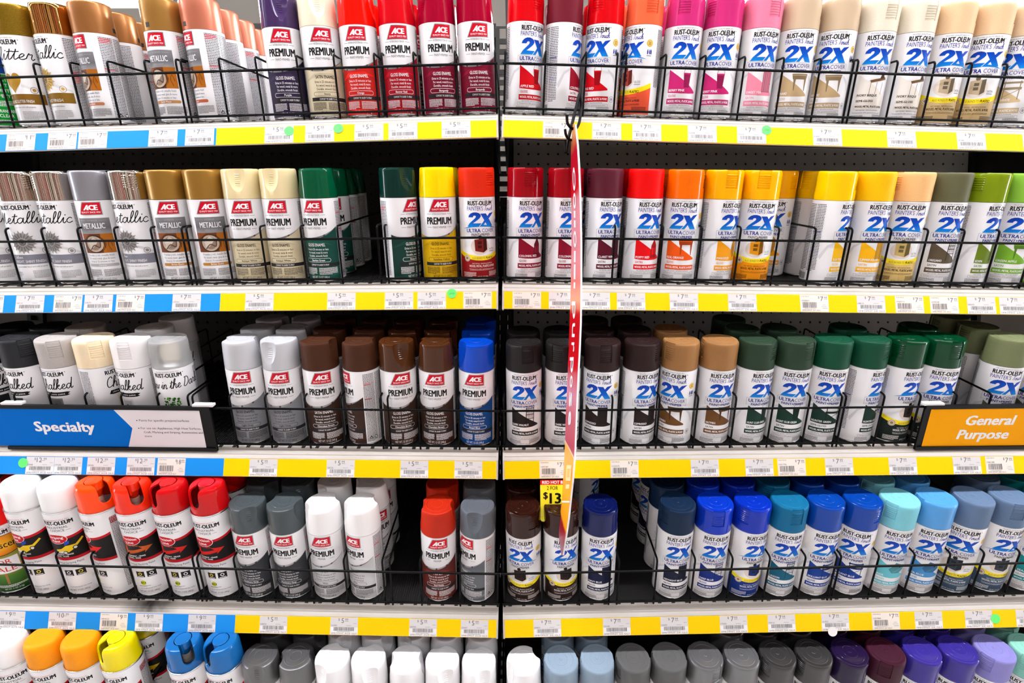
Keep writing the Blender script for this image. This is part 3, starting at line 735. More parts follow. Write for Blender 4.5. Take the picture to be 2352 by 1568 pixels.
kind('berry', 'R', (214, 50, 124), 'gloss', 'berry-pink capped', (200, 40, 112), 'BERRY PINK', 'GLOSS', 'bucket')
kind('sweet', 'R', (242, 134, 164), 'satin', 'pale pink capped', (240, 140, 165), 'SWEET PEA', 'SATIN', 'door')
kind('khaki', 'R', (214, 190, 160), 'gloss', 'khaki capped', (188, 162, 122), 'KHAKI', 'GLOSS', 'table')
kind('bisque', 'V', (236, 226, 204), 'satin', 'cream capped', (220, 205, 180))
kind('almond', 'B', (236, 200, 158), 'satin', 'almond capped', (206, 178, 128), (50, 40, 30), (190, 170, 140), 'SATIN')
kind('heir', 'R', (234, 208, 172), 'satin', 'pale tan capped', (206, 182, 140), 'HEIRLOOM WHITE', 'SATIN', 'bench')
# second shelf
kind('glit_s', 'C', (150, 150, 155), 'glitter', 'silver-glitter capped', 'Glitter', (128, 128, 136), (110, 108, 112), 'SPARKLING GLITTER FINISH', True)
kind('chr_s', 'C', (222, 218, 210), 'chrome', 'mirror-silver capped', 'Metallic', (128, 128, 140), (150, 146, 144), 'BRIGHT, SHINY FINISH')
kind('m_silver', 'M', (160, 160, 168), 'metal', 'satin-silver capped', (180, 180, 184), 'Chrome', 0)
kind('m_brite', 'M', (176, 130, 50), 'metal', 'antique-gold capped', (190, 132, 60), 'Brite Gold', 0)
kind('antique', 'P', (232, 214, 166), 'gloss', 'cream-yellow capped', (214, 202, 168), 'Antique White', 'GLOSS ENAMEL', True)
kind('garden', 'P', (0, 104, 64), 'gloss', 'garden-green capped', (24, 72, 62), 'Garden Green', 'GLOSS ENAMEL')
kind('forest', 'P', (8, 66, 56), 'gloss', 'deep-green capped', (22, 58, 50), 'Deep Forest', 'GLOSS ENAMEL')
kind('sunshine', 'P', (252, 218, 0), 'gloss', 'bright yellow capped', (218, 176, 10), 'Sunshine Yellow', 'GLOSS ENAMEL', True)
kind('paprika', 'B', (228, 44, 14), 'satin', 'orange-red capped', (152, 22, 26), (240, 220, 215), (120, 30, 24), 'SATIN')
kind('colglo', 'R', (172, 8, 24), 'gloss', 'dark red capped', (136, 12, 40), 'COLONIAL RED', 'GLOSS', 'house')
kind('claret', 'R', (114, 36, 54), 'satin', 'wine-red capped', (92, 14, 34), 'CLARET WINE', 'SATIN', 'door')
kind('poppy', 'R', (244, 6, 6), 'satin', 'poppy-red capped', (228, 10, 18), 'POPPY RED', 'SATIN', 'house')
kind('realor', 'R', (250, 110, 4), 'gloss', 'orange capped', (238, 88, 14), 'REAL ORANGE', 'GLOSS', 'table')
kind('marig', 'R', (252, 176, 4), 'gloss', 'marigold-yellow capped', (240, 160, 24), 'MARIGOLD', 'GLOSS', 'corn')
kind('marigB', 'B', (252, 180, 4), 'gloss', 'marigold-yellow capped', (236, 146, 10), (40, 26, 10), (226, 150, 20), 'GLOSS')
kind('sunyel', 'R', (252, 202, 4), 'gloss', 'sun-yellow capped', (248, 190, 10), 'SUN YELLOW', 'GLOSS', 'chair')
kind('squash', 'R', (250, 196, 6), 'satin', 'squash-yellow capped', (246, 182, 20), 'SUMMER SQUASH', 'SATIN', 'door')
kind('peach', 'B', (246, 194, 130), 'satin', 'pale apricot capped', (216, 186, 116), (50, 40, 24), (196, 170, 104), 'SATIN')
kind('oregano', 'R', (124, 122, 88), 'satin', 'grey-green capped', (92, 80, 62), 'OREGANO', 'SATIN', 'chair')
kind('eden', 'R', (140, 164, 20), 'gloss', 'moss-green capped', (104, 128, 30), 'EDEN', 'SATIN', 'door')
kind('gapple', 'R', (150, 206, 70), 'satin', 'apple-green capped', (120, 176, 50), 'GREEN APPLE', 'SATIN', 'table')
kind('keylime', 'B', (150, 200, 40), 'gloss', 'lime-green capped', (120, 180, 30), (240, 245, 230), (110, 160, 40), 'SATIN')
# third shelf
kind('blackchalk', 'K', (34, 34, 36), 'satin', 'black capped', (40, 40, 44))
kind('charcoal', 'K', (58, 60, 64), 'satin', 'charcoal capped', (70, 72, 76))
kind('chgrey', 'K', (196, 190, 186), 'satin', 'warm-grey capped', (128, 128, 128))
kind('chcream', 'K', (246, 226, 190), 'satin', 'cream capped', (226, 208, 176))
kind('chlinen', 'K', (240, 238, 238), 'satin', 'white capped', (222, 220, 220))
kind('chbrown', 'K', (120, 112, 106), 'satin', 'taupe capped', (120, 112, 106))
kind('glow', 'G', (246, 247, 247), 'clear', 'cloudy clear-capped')
kind('ltgrey', 'P', (200, 202, 206), 'gloss', 'light grey capped', (132, 134, 140), 'Light Gray', 'GLOSS ENAMEL', True)
kind('chocsat', 'P', (94, 52, 30), 'satin', 'dull chocolate-brown capped', (56, 36, 28), 'Chocolate Brown', 'SATIN ENAMEL')
kind('choc', 'P', (96, 52, 24), 'gloss', 'glossy chocolate-brown capped', (56, 38, 30), 'Chocolate Brown', 'GLOSS ENAMEL')
kind('royal', 'P', (6, 72, 200), 'gloss', 'royal-blue capped', (14, 66, 128), 'Royal Blue', 'GLOSS ENAMEL')
kind('walnut', 'R', (54, 48, 48), 'satin', 'blackish-brown capped', (34, 28, 28), 'DARK WALNUT', 'SATIN', 'chair')
kind('espresso', 'R', (66, 42, 38), 'satin', 'espresso-brown capped', (40, 28, 26), 'ESPRESSO', 'SATIN', 'door')
kind('nutmeg', 'R', (176, 126, 76), 'satin', 'nutmeg-tan capped', (108, 72, 34), 'NUTMEG', 'SATIN', 'table')
kind('hunt', 'R', (58, 88, 64), 'satin', 'dusty green capped', (22, 56, 46), 'HUNT CLUB GREEN', 'SATIN', 'bucket')
kind('hunter', 'R', (20, 98, 66), 'satin', 'hunter-green capped', (20, 50, 42), 'HUNTER GREEN', 'SEMI-GLOSS', 'bench')
kind('hunterB', 'B', (4, 84, 46), 'gloss', 'dark glossy green capped', (22, 34, 30), (235, 235, 230), (50, 40, 34), 'GLOSS')
kind('sage', 'R', (138, 146, 104), 'satin', 'sage-green capped', (84, 90, 66), 'SAGE GREEN', 'SATIN', 'door')
# fourth shelf
kind('fluor', 'F', (250, 20, 20), 'satin', 'fluorescent red capped')
kind('stripe', 'S', W_, 'satin', 'white capped', 'stripe', W_)
kind('plor', 'S', (255, 74, 10), 'gloss', 'fluorescent orange capped', 'line', (228, 30, 30), cap_type='T')
kind('plro', 'S', (248, 46, 16), 'gloss', 'orange-red capped', 'line', (200, 90, 30), cap_type='T')
kind('plred', 'S', (212, 14, 20), 'gloss', 'red capped', 'line', (210, 30, 24), cap_type='T')
kind('machgrey', 'P', (92, 102, 106), 'gloss', 'blue-grey capped', (56, 58, 62), 'Machinery Gray', 'GLOSS ENAMEL')
kind('primw', 'P', (248, 248, 248), 'satin', 'white capped', (206, 206, 208), 'White', 'PRIMER', True, 'PRIMER')
kind('oxide', 'P', (206, 44, 16), 'satin', 'red-oxide capped', (98, 38, 32), 'Red Oxide', 'PRIMER', False, 'PRIMER')
kind('primg', 'P', (116, 124, 134), 'satin', 'grey-blue capped', (104, 108, 114), 'Gray', 'PRIMER', False, 'PRIMER')
kind('kona', 'B', (70, 32, 22), 'gloss', 'dark brown capped', (40, 24, 22), (230, 220, 215), (40, 18, 14), 'GLOSS')
kind('navy', 'R', (14, 28, 104), 'gloss', 'navy-blue capped', (22, 28, 66), 'NAVY BLUE', 'GLOSS', 'door')
kind('midnight', 'R', (24, 54, 92), 'satin', 'midnight-blue capped', (22, 28, 54), 'MIDNIGHT BLUE', 'SATIN', 'door')
kind('deepblue', 'R', (10, 56, 196), 'gloss', 'deep-blue capped', (16, 44, 126), 'DEEP BLUE', 'GLOSS', 'chair')
kind('deepblueB', 'B', (8, 50, 190), 'gloss', 'deep-blue capped', (18, 50, 130), (225, 230, 245), (20, 50, 120), 'GLOSS')
kind('lagoon', 'R', (16, 120, 168), 'satin', 'lagoon-blue capped', (16, 94, 124), 'LAGOON', 'SATIN', 'chair')
kind('brill', 'R', (8, 70, 176), 'gloss', 'brilliant-blue capped', (18, 62, 150), 'BRILLIANT BLUE', 'GLOSS', 'bench')
kind('aqua', 'R', (130, 208, 222), 'satin', 'aqua capped', (106, 196, 210), 'AQUA', 'SATIN', 'fish')
kind('spa', 'R', (84, 160, 224), 'gloss', 'sky-blue capped', (70, 146, 206), 'SPA BLUE', 'GLOSS', 'fish')
kind('slate', 'B', (108, 134, 168), 'satin', 'slate-blue capped', (62, 84, 106), (230, 235, 240), (50, 60, 74), 'SATIN')
kind('teal', 'R', (10, 140, 146), 'gloss', 'teal capped', (14, 140, 146), 'SEASIDE', 'GLOSS', 'door')
# bottom shelf
kind('field', 'S', W_, 'satin', 'white capped', 'field', W_)
kind('stror', 'S', (250, 156, 10), 'satin', 'yellow-orange capped', 'stripe', W_)
kind('plyel', 'S', (240, 220, 6), 'gloss', 'yellow capped', 'line', (220, 180, 20), cap_type='T')
kind('plblu', 'S', (20, 110, 186), 'gloss', 'blue capped', 'line', (30, 110, 200), cap_type='T')
kind('mgrey', 'P', (122, 122, 124), 'metal', 'metallic grey capped', (110, 110, 112), 'Aluminum', 'GLOSS ENAMEL')
kind('glwhite', 'P', (246, 246, 248), 'gloss', 'white capped', (210, 210, 212), 'White', 'GLOSS ENAMEL', True)
kind('winter', 'R', (150, 170, 188), 'satin', 'pale blue-grey capped', (140, 160, 178), 'WINTER GRAY', 'GLOSS', 'door')
kind('rgrey', 'R', (118, 118, 118), 'satin', 'mid-grey capped', (104, 104, 106), 'GRAY', 'SATIN', 'door')
kind('rmgrey', 'R', (134, 134, 136), 'metal', 'silvery grey capped', (110, 110, 112), 'ALUMINUM', 'METALLIC', 'door')
kind('graphite', 'R', (86, 84, 84), 'metal', 'graphite-grey capped', (64, 62, 62), 'GRAPHITE', 'SATIN', 'bucket')
kind('dpurple', 'R', (46, 28, 78), 'gloss', 'dark purple capped', (46, 28, 78), 'PURPLE', 'GLOSS', 'door')
kind('plum', 'R', (84, 26, 52), 'satin', 'plum capped', (84, 26, 52), 'AUBERGINE', 'SATIN', 'door')
kind('grape', 'R', (62, 48, 156), 'gloss', 'grape-purple capped', (62, 48, 156), 'GRAPE', 'GLOSS', 'door')
kind('lavender', 'R', (142, 138, 206), 'satin', 'lavender capped', (142, 138, 206), 'LAVENDER', 'SATIN', 'door')
kind('mint', 'R', (146, 214, 194), 'satin', 'mint-green capped', (120, 196, 170), 'MINT', 'SATIN', 'door')
ARTF = dict(R=art_R, V=art_V, B=art_B, P=art_P, M=art_M, C=art_C, K=art_K, G=art_G, S=art_S, F=art_F, N=art_N)
_L = {}
def label_mesh(key):
    if key not in _L:
        v = V[key]; a = v['a']
        if v['d'] == 'V': a = (v['a'][0],)
        _L[key] = ARTF[v['d']](*a)
    return _L[key]
_s0 = MB()
_s0.lathe([(.0312, 0), (.0323, .0006), (.0323, .006), (.0320, .03), (.0318, .0455), (.0313, .0476), (.0303, .0490), (.029, .0496), (.02, .0498), (0, .0498)], 72)
_s0.box((-.004, -.03245, .0055), (.003, -.0310, .0125), 1)
CAPS['S0'] = _s0.mesh('cap', (), True, 40)
def make_can(key, mtx, rot, crot, label, group):
    v = V[key]; h = v['h']
    root = empty('spray_can', mtx); tag(root, label, 'spray can', group)
    link('can_body', BODY[h], root)
    lb = link('label', label_mesh(key), root); lb.rotation_euler = (0, 0, radians(rot))
    ct = v['ct']
    cm = CAPS['R' if ct == 'G' else ct]
    c = link('cap', cm, root); c.location = (0, 0, h/1000-(.0005 if h == 183 else 0)); c.rotation_euler = (0, 0, radians(crot))
    mat = CLEAR if ct == 'G' else capmat(v['cap'], v['fin'])
    if not cm.materials: cm.materials.append(None); cm.materials.append(None)
    elif len(cm.materials) < 2: cm.materials.append(None)
    for i, sl in enumerate(c.material_slots):
        sl.link = 'OBJECT'; sl.material = mat if i == 0 else BLACKSTEEL
    if ct == 'G': n = link('nozzle', NOZZLE, root); n.location = (0, 0, .1485)
    if ct == 'T':
        n = link('nozzle', NOZZLE, root); n.location = (0, 0, .1835); n.scale = (.6, .6, .5)
        n = link('spray_button', BUTTON, root); n.location = (0, 0, h/1000)
        for i, sl in enumerate(n.material_slots): sl.link = 'OBJECT'; sl.material = mat
    return root

# ------------------------------------------------------------------ shelf frames
YF = .965; TILT = radians(15.0)
TILTS = [radians(a) for a in (14.2, 15.0, 15.8, 17.3, 17.3)]   # the lower shelves slope a little more
FWD = Vector((0, cos(PITCH), -sin(PITCH))); UPV = Vector((0, sin(PITCH), cos(PITCH)))
def proj(p):
    d = p-CAM; q = d.dot(FWD); return 1176+FPX*d.x/q, 784-FPX*d.dot(UPV)/q
def z_at(py, y):
    d = FWD+UPV*((784-py)/FPX); return CAM.z+d.z*y/d.y
ROWY = [260, 645, 1028, 1386]
ROWZ = [z_at(y, YF) for y in ROWY]; ROWZ.append(ROWZ[3]-.2895)
SLOPE = {('L', 0): .0285, ('R', 0): -.0270, ('L', 1): .0085, ('R', 1): -.0115, ('L', 2): -.0105, ('R', 2): .0105, ('L', 3): -.0195, ('R', 3): .0215, ('L', 4): -.0230, ('R', 4): .0270}
SHELF = ['top', 'second', 'third', 'fourth', 'bottom']; SIDE = {'L': 'left', 'R': 'right'}
def frame(side, r):
    return Matrix.Translation((0, YF, ROWZ[r])) @ Matrix.Rotation(-math.atan(SLOPE[(side, r)]), 4, 'Y') @ Matrix.Rotation(TILTS[r], 4, 'X')
def solve_x(F, px, y, z):
    x = 0
    for _ in range(8):
        a = proj(F @ Vector((x, y, z)))[0]; b = proj(F @ Vector((x+.001, y, z)))[0]; x += (px-a)/(b-a)*.001
    return x
PEGY = 1.382
DEPTH = (PEGY-.012-YF)/cos(TILT)
STRIP_T = Vector((0, -.0232, -.0135)); SA = radians(25)
def strip_frame(F, x):
    R = Matrix(((1, 0, 0, 0), (0, sin(SA), -cos(SA), 0), (0, cos(SA), sin(SA), 0), (0, 0, 0, 1)))
    return F @ Matrix.Translation((x, STRIP_T.y, STRIP_T.z)) @ R
BLUE_END = {0: 498, 1: 507, 2: 515, 3: 541}
def build_shelf(side, r):
    F = frame(side, r); s = -1 if side == 'L' else 1
    xa, xb = (-1.213, -.0055) if side == 'L' else (.0055, 1.213)
    root = empty('gondola_shelf', F)
    tag(root, f'{SHELF[r]} tilted steel shelf of the {SIDE[side]} bay with cream front lip and price strip', 'shelf', 'tilted shelves of the two bays')
    mb = MB(); x = xa; n = int((xb-xa)/.0042); st = (xb-xa)/n
    for i in range(n):
        x0 = xa+i*st
        mb.add([(x0, .002, 0), (x0+st*.55, .002, 0), (x0+st*.55, DEPTH, 0), (x0, DEPTH, 0)], [(0, 1, 2, 3)])
        mb.add([(x0+st*.55, .002, -.0016), (x0+st, .002, -.0016), (x0+st, DEPTH, -.0016), (x0+st*.55, DEPTH, -.0016)], [(0, 1, 2, 3)])
        mb.add([(x0+st*.55, .002, 0), (x0+st*.55, DEPTH, 0), (x0+st*.55, DEPTH, -.0016), (x0+st*.55, .002, -.0016)], [(0, 1, 2, 3)])
    me = bpy.data.meshes.new('ribbed_mat'); me.from_pydata(mb.v, [], mb.f); _mat = link('ribbed_mat', me, None, MAT)
    d = MB(); d.box((xa, .001, -.016), (xb, DEPTH, -.0017)); _mat.parent = d.build('deck', DARKSTEEL, root)
    lp = MB()
    prof = [(.001, -.0008), (-.004, -.0012), (-.0060, -.0022), (-.0145, -.0072), (-.0165, -.0078), (-.0172, -.0096), (-.0205, -.0112), (-.0225, -.0124), (-.0236, -.0130), (-.0376, -.0425), (-.0352, -.0436), (-.022, -.0300), (.001, -.0200)]
    lp.extrude(prof, xa, xb, 0)
    k = int((xb-xa)/.0254)
    for i in range(k):
        cx = xa+.012+i*.0254
        lp.box((cx-.0032, -.0052, -.0040), (cx+.0032, .0008, -.0003), 1, Matrix.Translation((0, 0, 0)))
    lip = lp.build('front_lip', [LIPM, BLACKSTEEL], root)
    if r < 4:
        def strip(x0, x1, mat, nm):
            m = MB(); Q = F.inverted() @ strip_frame(F, 0)
            m.box((x0, -.0318, .0008), (x1, -.0006, .0013), 0, Q); return m.build(nm, mat, lip)
        if side == 'L':
            xm = solve_x(F, BLUE_END[r], STRIP_T.y-.006, STRIP_T.z-.014)
            tag(strip(xa, xm, BLU, 'price_channel'), 'blue price channel'); tag(strip(xm, xb-.001, YEL, 'price_channel'), 'yellow price channel')
        else: tag(strip(xa+.001, xb, YEL, 'price_channel'), 'yellow price channel')
    c = MB(); xe = -.0055 if side == 'L' else .0055
    e = [(y*1.0-.0012, z+.0005) for y, z in prof]
    c.extrude([(.001, -.0002), (-.0065, -.0016), (-.0242, -.0122), (-.0392, -.0428), (-.034, -.046), (.001, -.022)], xe-.0016, xe+.0016, 0); c.build('end_cap', LIPM, lip)
    for xx in (xa+.004, xb-.004):
        b = MB(); b.extrude([(.02, -.017), (DEPTH, -.017), (DEPTH, -.10), (DEPTH-.03, -.10), (.02, -.034)], xx-.0022, xx+.0022, 0); b.build('shelf_bracket', BLACKSTEEL, root)
    return F
for sd, x0, x1 in (('left', -2.45, -1.226), ('right', 1.226, 2.45)):  # bare shelves added mostly out of view to shade the end panels
    for r in range(5):
        F = frame('L' if sd == 'left' else 'R', r) @ Matrix.Translation((0, 0, 0))
        root = empty('gondola_shelf', F); tag(root, f'{SHELF[r]} steel shelf added to shade the next bay at the far {sd}', 'shelf', 'shelves of the next bays')
        d = MB(); d.box((x0, .001, -.016), (x1, DEPTH, -.0005)); d.build('deck', DARKSTEEL, root)
        lp = MB(); lp.extrude([(.001, -.0008), (-.0060, -.0022), (-.0165, -.0078), (-.0236, -.0130), (-.0376, -.0425), (-.022, -.0300), (.001, -.0200)], x0, x1); lp.build('front_lip', LIPM, root)
FR = {}
for r in range(5):
    for side in 'LR': FR[(side, r)] = build_shelf(side, r)

# ------------------------------------------------------------------ wire fences with lane dividers
DIV = {'L': [14, 96, 179, 263, 347, 418, 429, 515, 598, 691, 775, 866, 884, 955, 1049, 1140], 'R': [1159, 1250, 1342, 1413, 1433, 1523, 1612, 1701, 1789, 1873, 1947, 1957, 2046, 2130, 2214, 2294, 2378]}
DX = {sd: [solve_x(FR[(sd, 1)], p, -.009, .08) for p in DIV[sd]] for sd in 'LR'}
DX['L'] = [DX['L'][0]-.07*k for k in (3, 2, 1)]+DX['L']; DX['R'] += [DX['R'][-1]+.07*k for k in (1, 2)]
def build_fence(side, r):
    F = FR[(side, r)]; root = empty('wire_fence', F)
    tag(root, f'black wire fence with lane dividers along the {SHELF[r]} shelf of the {SIDE[side]} bay', 'wire fence', 'black wire shelf fences')
    xa, xb = (-1.2, DX['L'][-1]+.004) if side == 'L' else (DX['R'][0]-.004, 1.2)
    for nm, z, rad in (('top_rail', .0790, .0021), ('bottom_rail', .0078, .0020)):
        m = MB(); m.tube([(xa, -.0085, z), (xb, -.0085, z)], rad, 8); m.build(nm, WIRE, root, True)
    for x in DX[side]:
        j = random.Random(int(x*1e4)).uniform(-.0008, .0008)
        m = MB(); m.tube(arc_pts([(x, -.0048, -.002), (x+j*.3, -.0050, .1010), (x+j, DEPTH-.03, .1010), (x+j, DEPTH-.03, 0.0)], .007), .0018, 7)
        m.build('lane_divider', WIRE, root, True)
for r in range(5):
    for side in 'LR': build_fence(side, r)

# ------------------------------------------------------------------ cans.  (px at the cap seam, variety, apparent label turn, apparent cap turn, depth slots)
D2 = (0, 1); D3 = (0, 1, 2); D1 = (0,)
CANS = {
('L', 0): [(-30, 'night', 0, 0, D1), (39, 'glit_g', -42, 90, D2), (127, 'chr_g', -62, 90, D2), (220, 'm_rose', -56, 60, D3), (380, 'm_gold', -33, -50, D2), (469, 'm_copper', -63, -60, (0, 1, 2, 3)), (647, 'purple', -5, 0, D1), (733, 'ivory', 4, 0, D1), (822, 'orange', -10, 68, D2), (913, 'banner', -4, 75, D2), (1004, 'burg', 8, -60, D2), (1091.5, 'burg', 6, 78, D1)],
('R', 0): [(1206.6, 'apple', 30, 42, D1), (1296, 'colsat', 68, 95, D2), (1389, 'apple', -27, -25, D2), (1478.5, 'coral', -44, 25, D2), (1570, 'berry', 11, 0, D2), (1658, 'berry', -3, -42, D2), (1746, 'sweet', 20, 42, D2), (1833, 'khaki', 5, 95, D2), (1921, 'khaki', -8, 95, D2), (2010, 'bisque', 17, 42, D2), (2096, 'bisque', 27, 46, D2), (2180, 'almond', 16, 100, D2), (2266, 'almond', 0, 95, D2), (2351, 'heir', -25, 50, D1)],
('L', 1): [(-29, 'glit_s', -20, 90, D1), (57, 'chr_s', -18, 30, D1), (138, 'chr_s', -44, 100, D1), (220, 'm_silver', -16, 150, D1), (305, 'chr_s', -36, 0, D1), (388, 'm_brite', -8, 150, D2), (473, 'm_brite', 2, 150, D1), (558, 'antique', -9, -15, D1), (645, 'antique', -16, -27, D1), (733, 'garden', -22, 85, (0, 1, 2, 3)), (915, 'forest', 45, 32, D1), (1005, 'sunshine', 4, -80, D2), (1095, 'paprika', 11, 52, D1)],
('R', 1): [(1206, 'colglo', 24, 17, D1), (1298, 'colglo', 26, 80, D1), (1387.5, 'claret', 30, 110, D2), (1480, 'poppy', 24, 95, D2), (1571, 'realor', 0, 88, D2), (1658, 'marig', 41, 26, D2), (1743, 'marigB', 9, 10, D1), (1783, 'marig', -16, 60, (1,)), (1914, 'sunyel', 62, 85, D2), (2003, 'squash', 32, 95, D2), (2087, 'peach', 6, -48, D1), (2172, 'oregano', 24, 100, D1), (2256, 'eden', 51, -25, D1), (2338, 'gapple', 12, 90, D1), (2424, 'keylime', 0, 90, D1)],
('L', 2): [(-30, 'blackchalk', 20, 40, D2), (63, 'charcoal', -43, 10, D2), (145, 'chgrey', -34, -12, D2), (229, 'chcream', 59, 0, D1), (312, 'chlinen', -40, -25, D3), (397, 'glow', -12, 90, D1), (562, 'ltgrey', -13, 75, D3), (648, 'ltgrey', -10, -38, D3), (737, 'chocsat', 0, 62, D3), (830, 'chocsat', -68, 80, D3), (913.5, 'choc', 9, 15, D3), (1003, 'choc', -8, 85, D3), (1094.5, 'royal', -9, -62, D3)],
('R', 2): [(1203, 'walnut', 1, 13, D2), (1293, 'walnut', 18, -20, D2), (1382, 'espresso', -13, 12, D3), (1471.6, 'espresso', 28, 65, D3), (1559.6, 'nutmeg', -22, -38, D2), (1647, 'nutmeg', 19, -72, D1), (1733, 'hunt', 33, 66, D3), (1820, 'hunt', 13, 50, D2), (1903, 'hunter', 10, -66, D1), (1988, 'hunter', 56, 64, D2), (2072, 'hunterB', 46, -20, D1), (2154, 'hunterB', 18, 40, D2), (2302, 'sage', 10, 90, D3), (2390, 'sage', 0, 60, D1)],
('L', 3): [(-5, 'fluor', -10, 90, D2), (64, 'stripe', -37, 0, D2), (147, 'stripe', -19, 0, D2), (230, 'plor', -58, 25, D2), (313.5, 'plro', -18, 10, D2), (397, 'plred', -21, -62, D2), (485, 'plred', -20, -50, D2), (577, 'machgrey', -24, 0, D2), (661.5, 'machgrey', -17, 55, D2), (747, 'primw', -15, -78, D2), (834, 'primw', -40, -80, D3), (1007, 'oxide', -3, 84, D2), (1097, 'primg', -46, -10, D2)],
('R', 3): [(1202, 'kona', -13, 36, D2), (1288.5, 'kona', 18, 62, D2), (1377, 'navy', 7, 92, (0, 3)), (1551.5, 'midnight', 13, -46, (0, 1, 2, 3)), (1636, 'deepblue', 13, 15, D2), (1722, 'deepblueB', 31, -26, D2), (1807, 'lagoon', 11, 30, D2), (1889, 'brill', 21, 84, D2), (1970, 'brill', -6, 62, D2), (2053.5, 'aqua', 17, -20, D2), (2136, 'spa', 12, -52, D2), (2218, 'slate', -7, -58, D1), (2297, 'slate', 27, 32, D2), (2378, 'teal', 20, 60, D2)],
('L', 4): [(22, 'field', -10, 0, D1), (96, 'stror', -28, 0, D1), (177, 'stror', -26, 0, D1), (265, 'plyel', -30, -70, D2), (420, 'plblu', -22, 10, D1), (513, 'plblu', -22, -60, D1), (592, 'mgrey', -15, -18, D2), (680, 'mgrey', -15, 82, D2), (762, 'glwhite', 0, -48, D2), (846, 'glwhite', 0, 4, D2), (934, 'glwhite', 0, 84, D2), (1015, 'glwhite', 0, 12, D2), (1100, 'glwhite', 0, 15, D2)],
('R', 4): [(1202, 'glwhite', 0, -60, D1), (1289, 'winter', 0, -60, D2), (1373, 'winter', 0, -85, D2), (1457, 'rgrey', 0, -60, D1), (1540.6, 'rgrey', 0, -70, D1), (1626, 'rmgrey', 0, 45, D1), (1708, 'rmgrey', 0, -70, D2), (1793, 'graphite', -15, -35, D2), (1874, 'graphite', -10, -40, D2), (1955, 'dpurple', 0, 85, D2), (2035, 'plum', 0, 5, D2), (2112, 'grape', 0, -85, D2), (2191, 'grape', 0, -85, D2), (2279, 'lavender', 0, -15, D2), (2352, 'mint', 0, 0, D2)],
}
ORD = 'first second third fourth fifth sixth seventh eighth ninth tenth eleventh twelfth thirteenth fourteenth fifteenth sixteenth seventeenth eighteenth'.split()
ROWN = ['front row', 'second row back', 'third row back', 'fourth row back']
rnd = random.Random(7)
for (side, r), lst in CANS.items():
    F = FR[(side, r)]; xs = []
    for px, key, la, ca, dep in lst:
        h = V[key]['h']/1000; zz = h+.05 if r == 4 else h
        xs.append(solve_x(F, px, .0335+dep[0]*.0665, zz))
    for _ in range(60):                       # neighbours in one row may touch but not share space
        for i in range(len(xs)-1):
            if set(lst[i][4]) & set(lst[i+1][4]):
                need = .0662-(xs[i+1]-xs[i])
                if need > 0: xs[i] -= need/2; xs[i+1] += need/2
    for i, (px, key, la, ca, dep) in enumerate(lst):
        va = math.degrees(atan2(px-1176, FPX))
        idx = (len(lst)-1-i) if side == 'L' else i
        for k in dep:
            rot = la-.7*va if k == dep[0] else la-.7*va+rnd.uniform(-70, 70)
            cr = ca-va if k == dep[0] else ca-va+rnd.uniform(-80, 80)
            Mx = F @ Matrix.Translation((xs[i]+(rnd.uniform(-.0012, .0012) if k != dep[0] else 0), .0335+.0665*k, .0002))
            make_can(key, Mx, rot, cr, f"{V[key]['desc']} spray can, {ORD[idx]} {SIDE[side]} of centre post, {SHELF[r]} shelf, {ROWN[k]}",
                     f'spray cans on the {SHELF[r]} shelf of the {SIDE[side]} bay')

# ------------------------------------------------------------------ price tags in the strips
TAGS = {
('L', 0): [(50, 'B', '11'), (145, 'B', '7'), (215, 'B', '7'), (376, 'A', '7'), (460, 'A', '7'), (642, 'A', '5'), (735, 'A', '5'), (848, 'A', '5'), (926, 'A', '5'), (1048, 'A', '5')],
('R', 0): [(1280, 'B', '7'), (1393, 'A', '7'), (1485, 'A', '7'), (1612, 'A', '7'), (1725, 'A', '7'), (1899, 'A', '7'), (2069, 'A', '7'), (2229, 'A', '7'), (2380, 'A', '7')],
('L', 1): [(-22, 'B', '7'), (71, 'A', '7'), (158, 'B', '7'), (228, 'A', '7'), (301, 'B', '7'), (430, 'A', '7'), (597, 'A', '5'), (785, 'A', '5'), (917, 'A', '5'), (992, 'A', '5'), (1097, 'B', '7')],
('R', 1): [(1210, 'B', '7'), (1293, 'A', '7'), (1368, 'A', '7'), (1449, 'A', '7'), (1570, 'A', '7'), (1704, 'A', '7'), (1869, 'B', '7'), (1999, 'A', '7'), (2087, 'B', '7'), (2167, 'B', '7'), (2252, 'A', '7'), (2326, 'A', '7')],
('L', 2): [(94, 'A', '12'), (155, 'A', '12'), (234, 'A', '12'), (325, 'A', '12'), (395, 'B', '18'), (606, 'A', '5'), (783, 'A', '5'), (952, 'A', '5'), (1076, 'A', '5')],
('R', 2): [(1271, 'B', '7'), (1434, 'B', '7'), (1618, 'A', '7'), (1743, 'A', '7'), (1817, 'B', '7'), (1926, 'A', '7'), (2072, 'A', '7'), (2219, 'A', '7'), (2294, 'B', '7')],
('L', 3): [(28, 'A', '9'), (145, 'A', '10'), (263, 'B', '9'), (344, 'A', '9'), (465, 'A', '9'), (629, 'A', '5'), (791, 'A', '5'), (972, 'A', '5'), (1090, 'A', '5')],
('R', 3): [(1257, 'A', '7'), (1416, 'A', '7'), (1548, 'A', '7'), (1684, 'A', '7'), (1794, 'A', '7'), (1917, 'A', '7'), (2033, 'B', '7'), (2131, 'A', '7'), (2246, 'A', '7'), (2363, 'A', '7')],
}
TG1 = M('tag_grey_half', (204, 201, 200), .5, spec=.25); TCR = M('tag_cream_paper', (222, 213, 203), .5, spec=.25)
_TM = {}
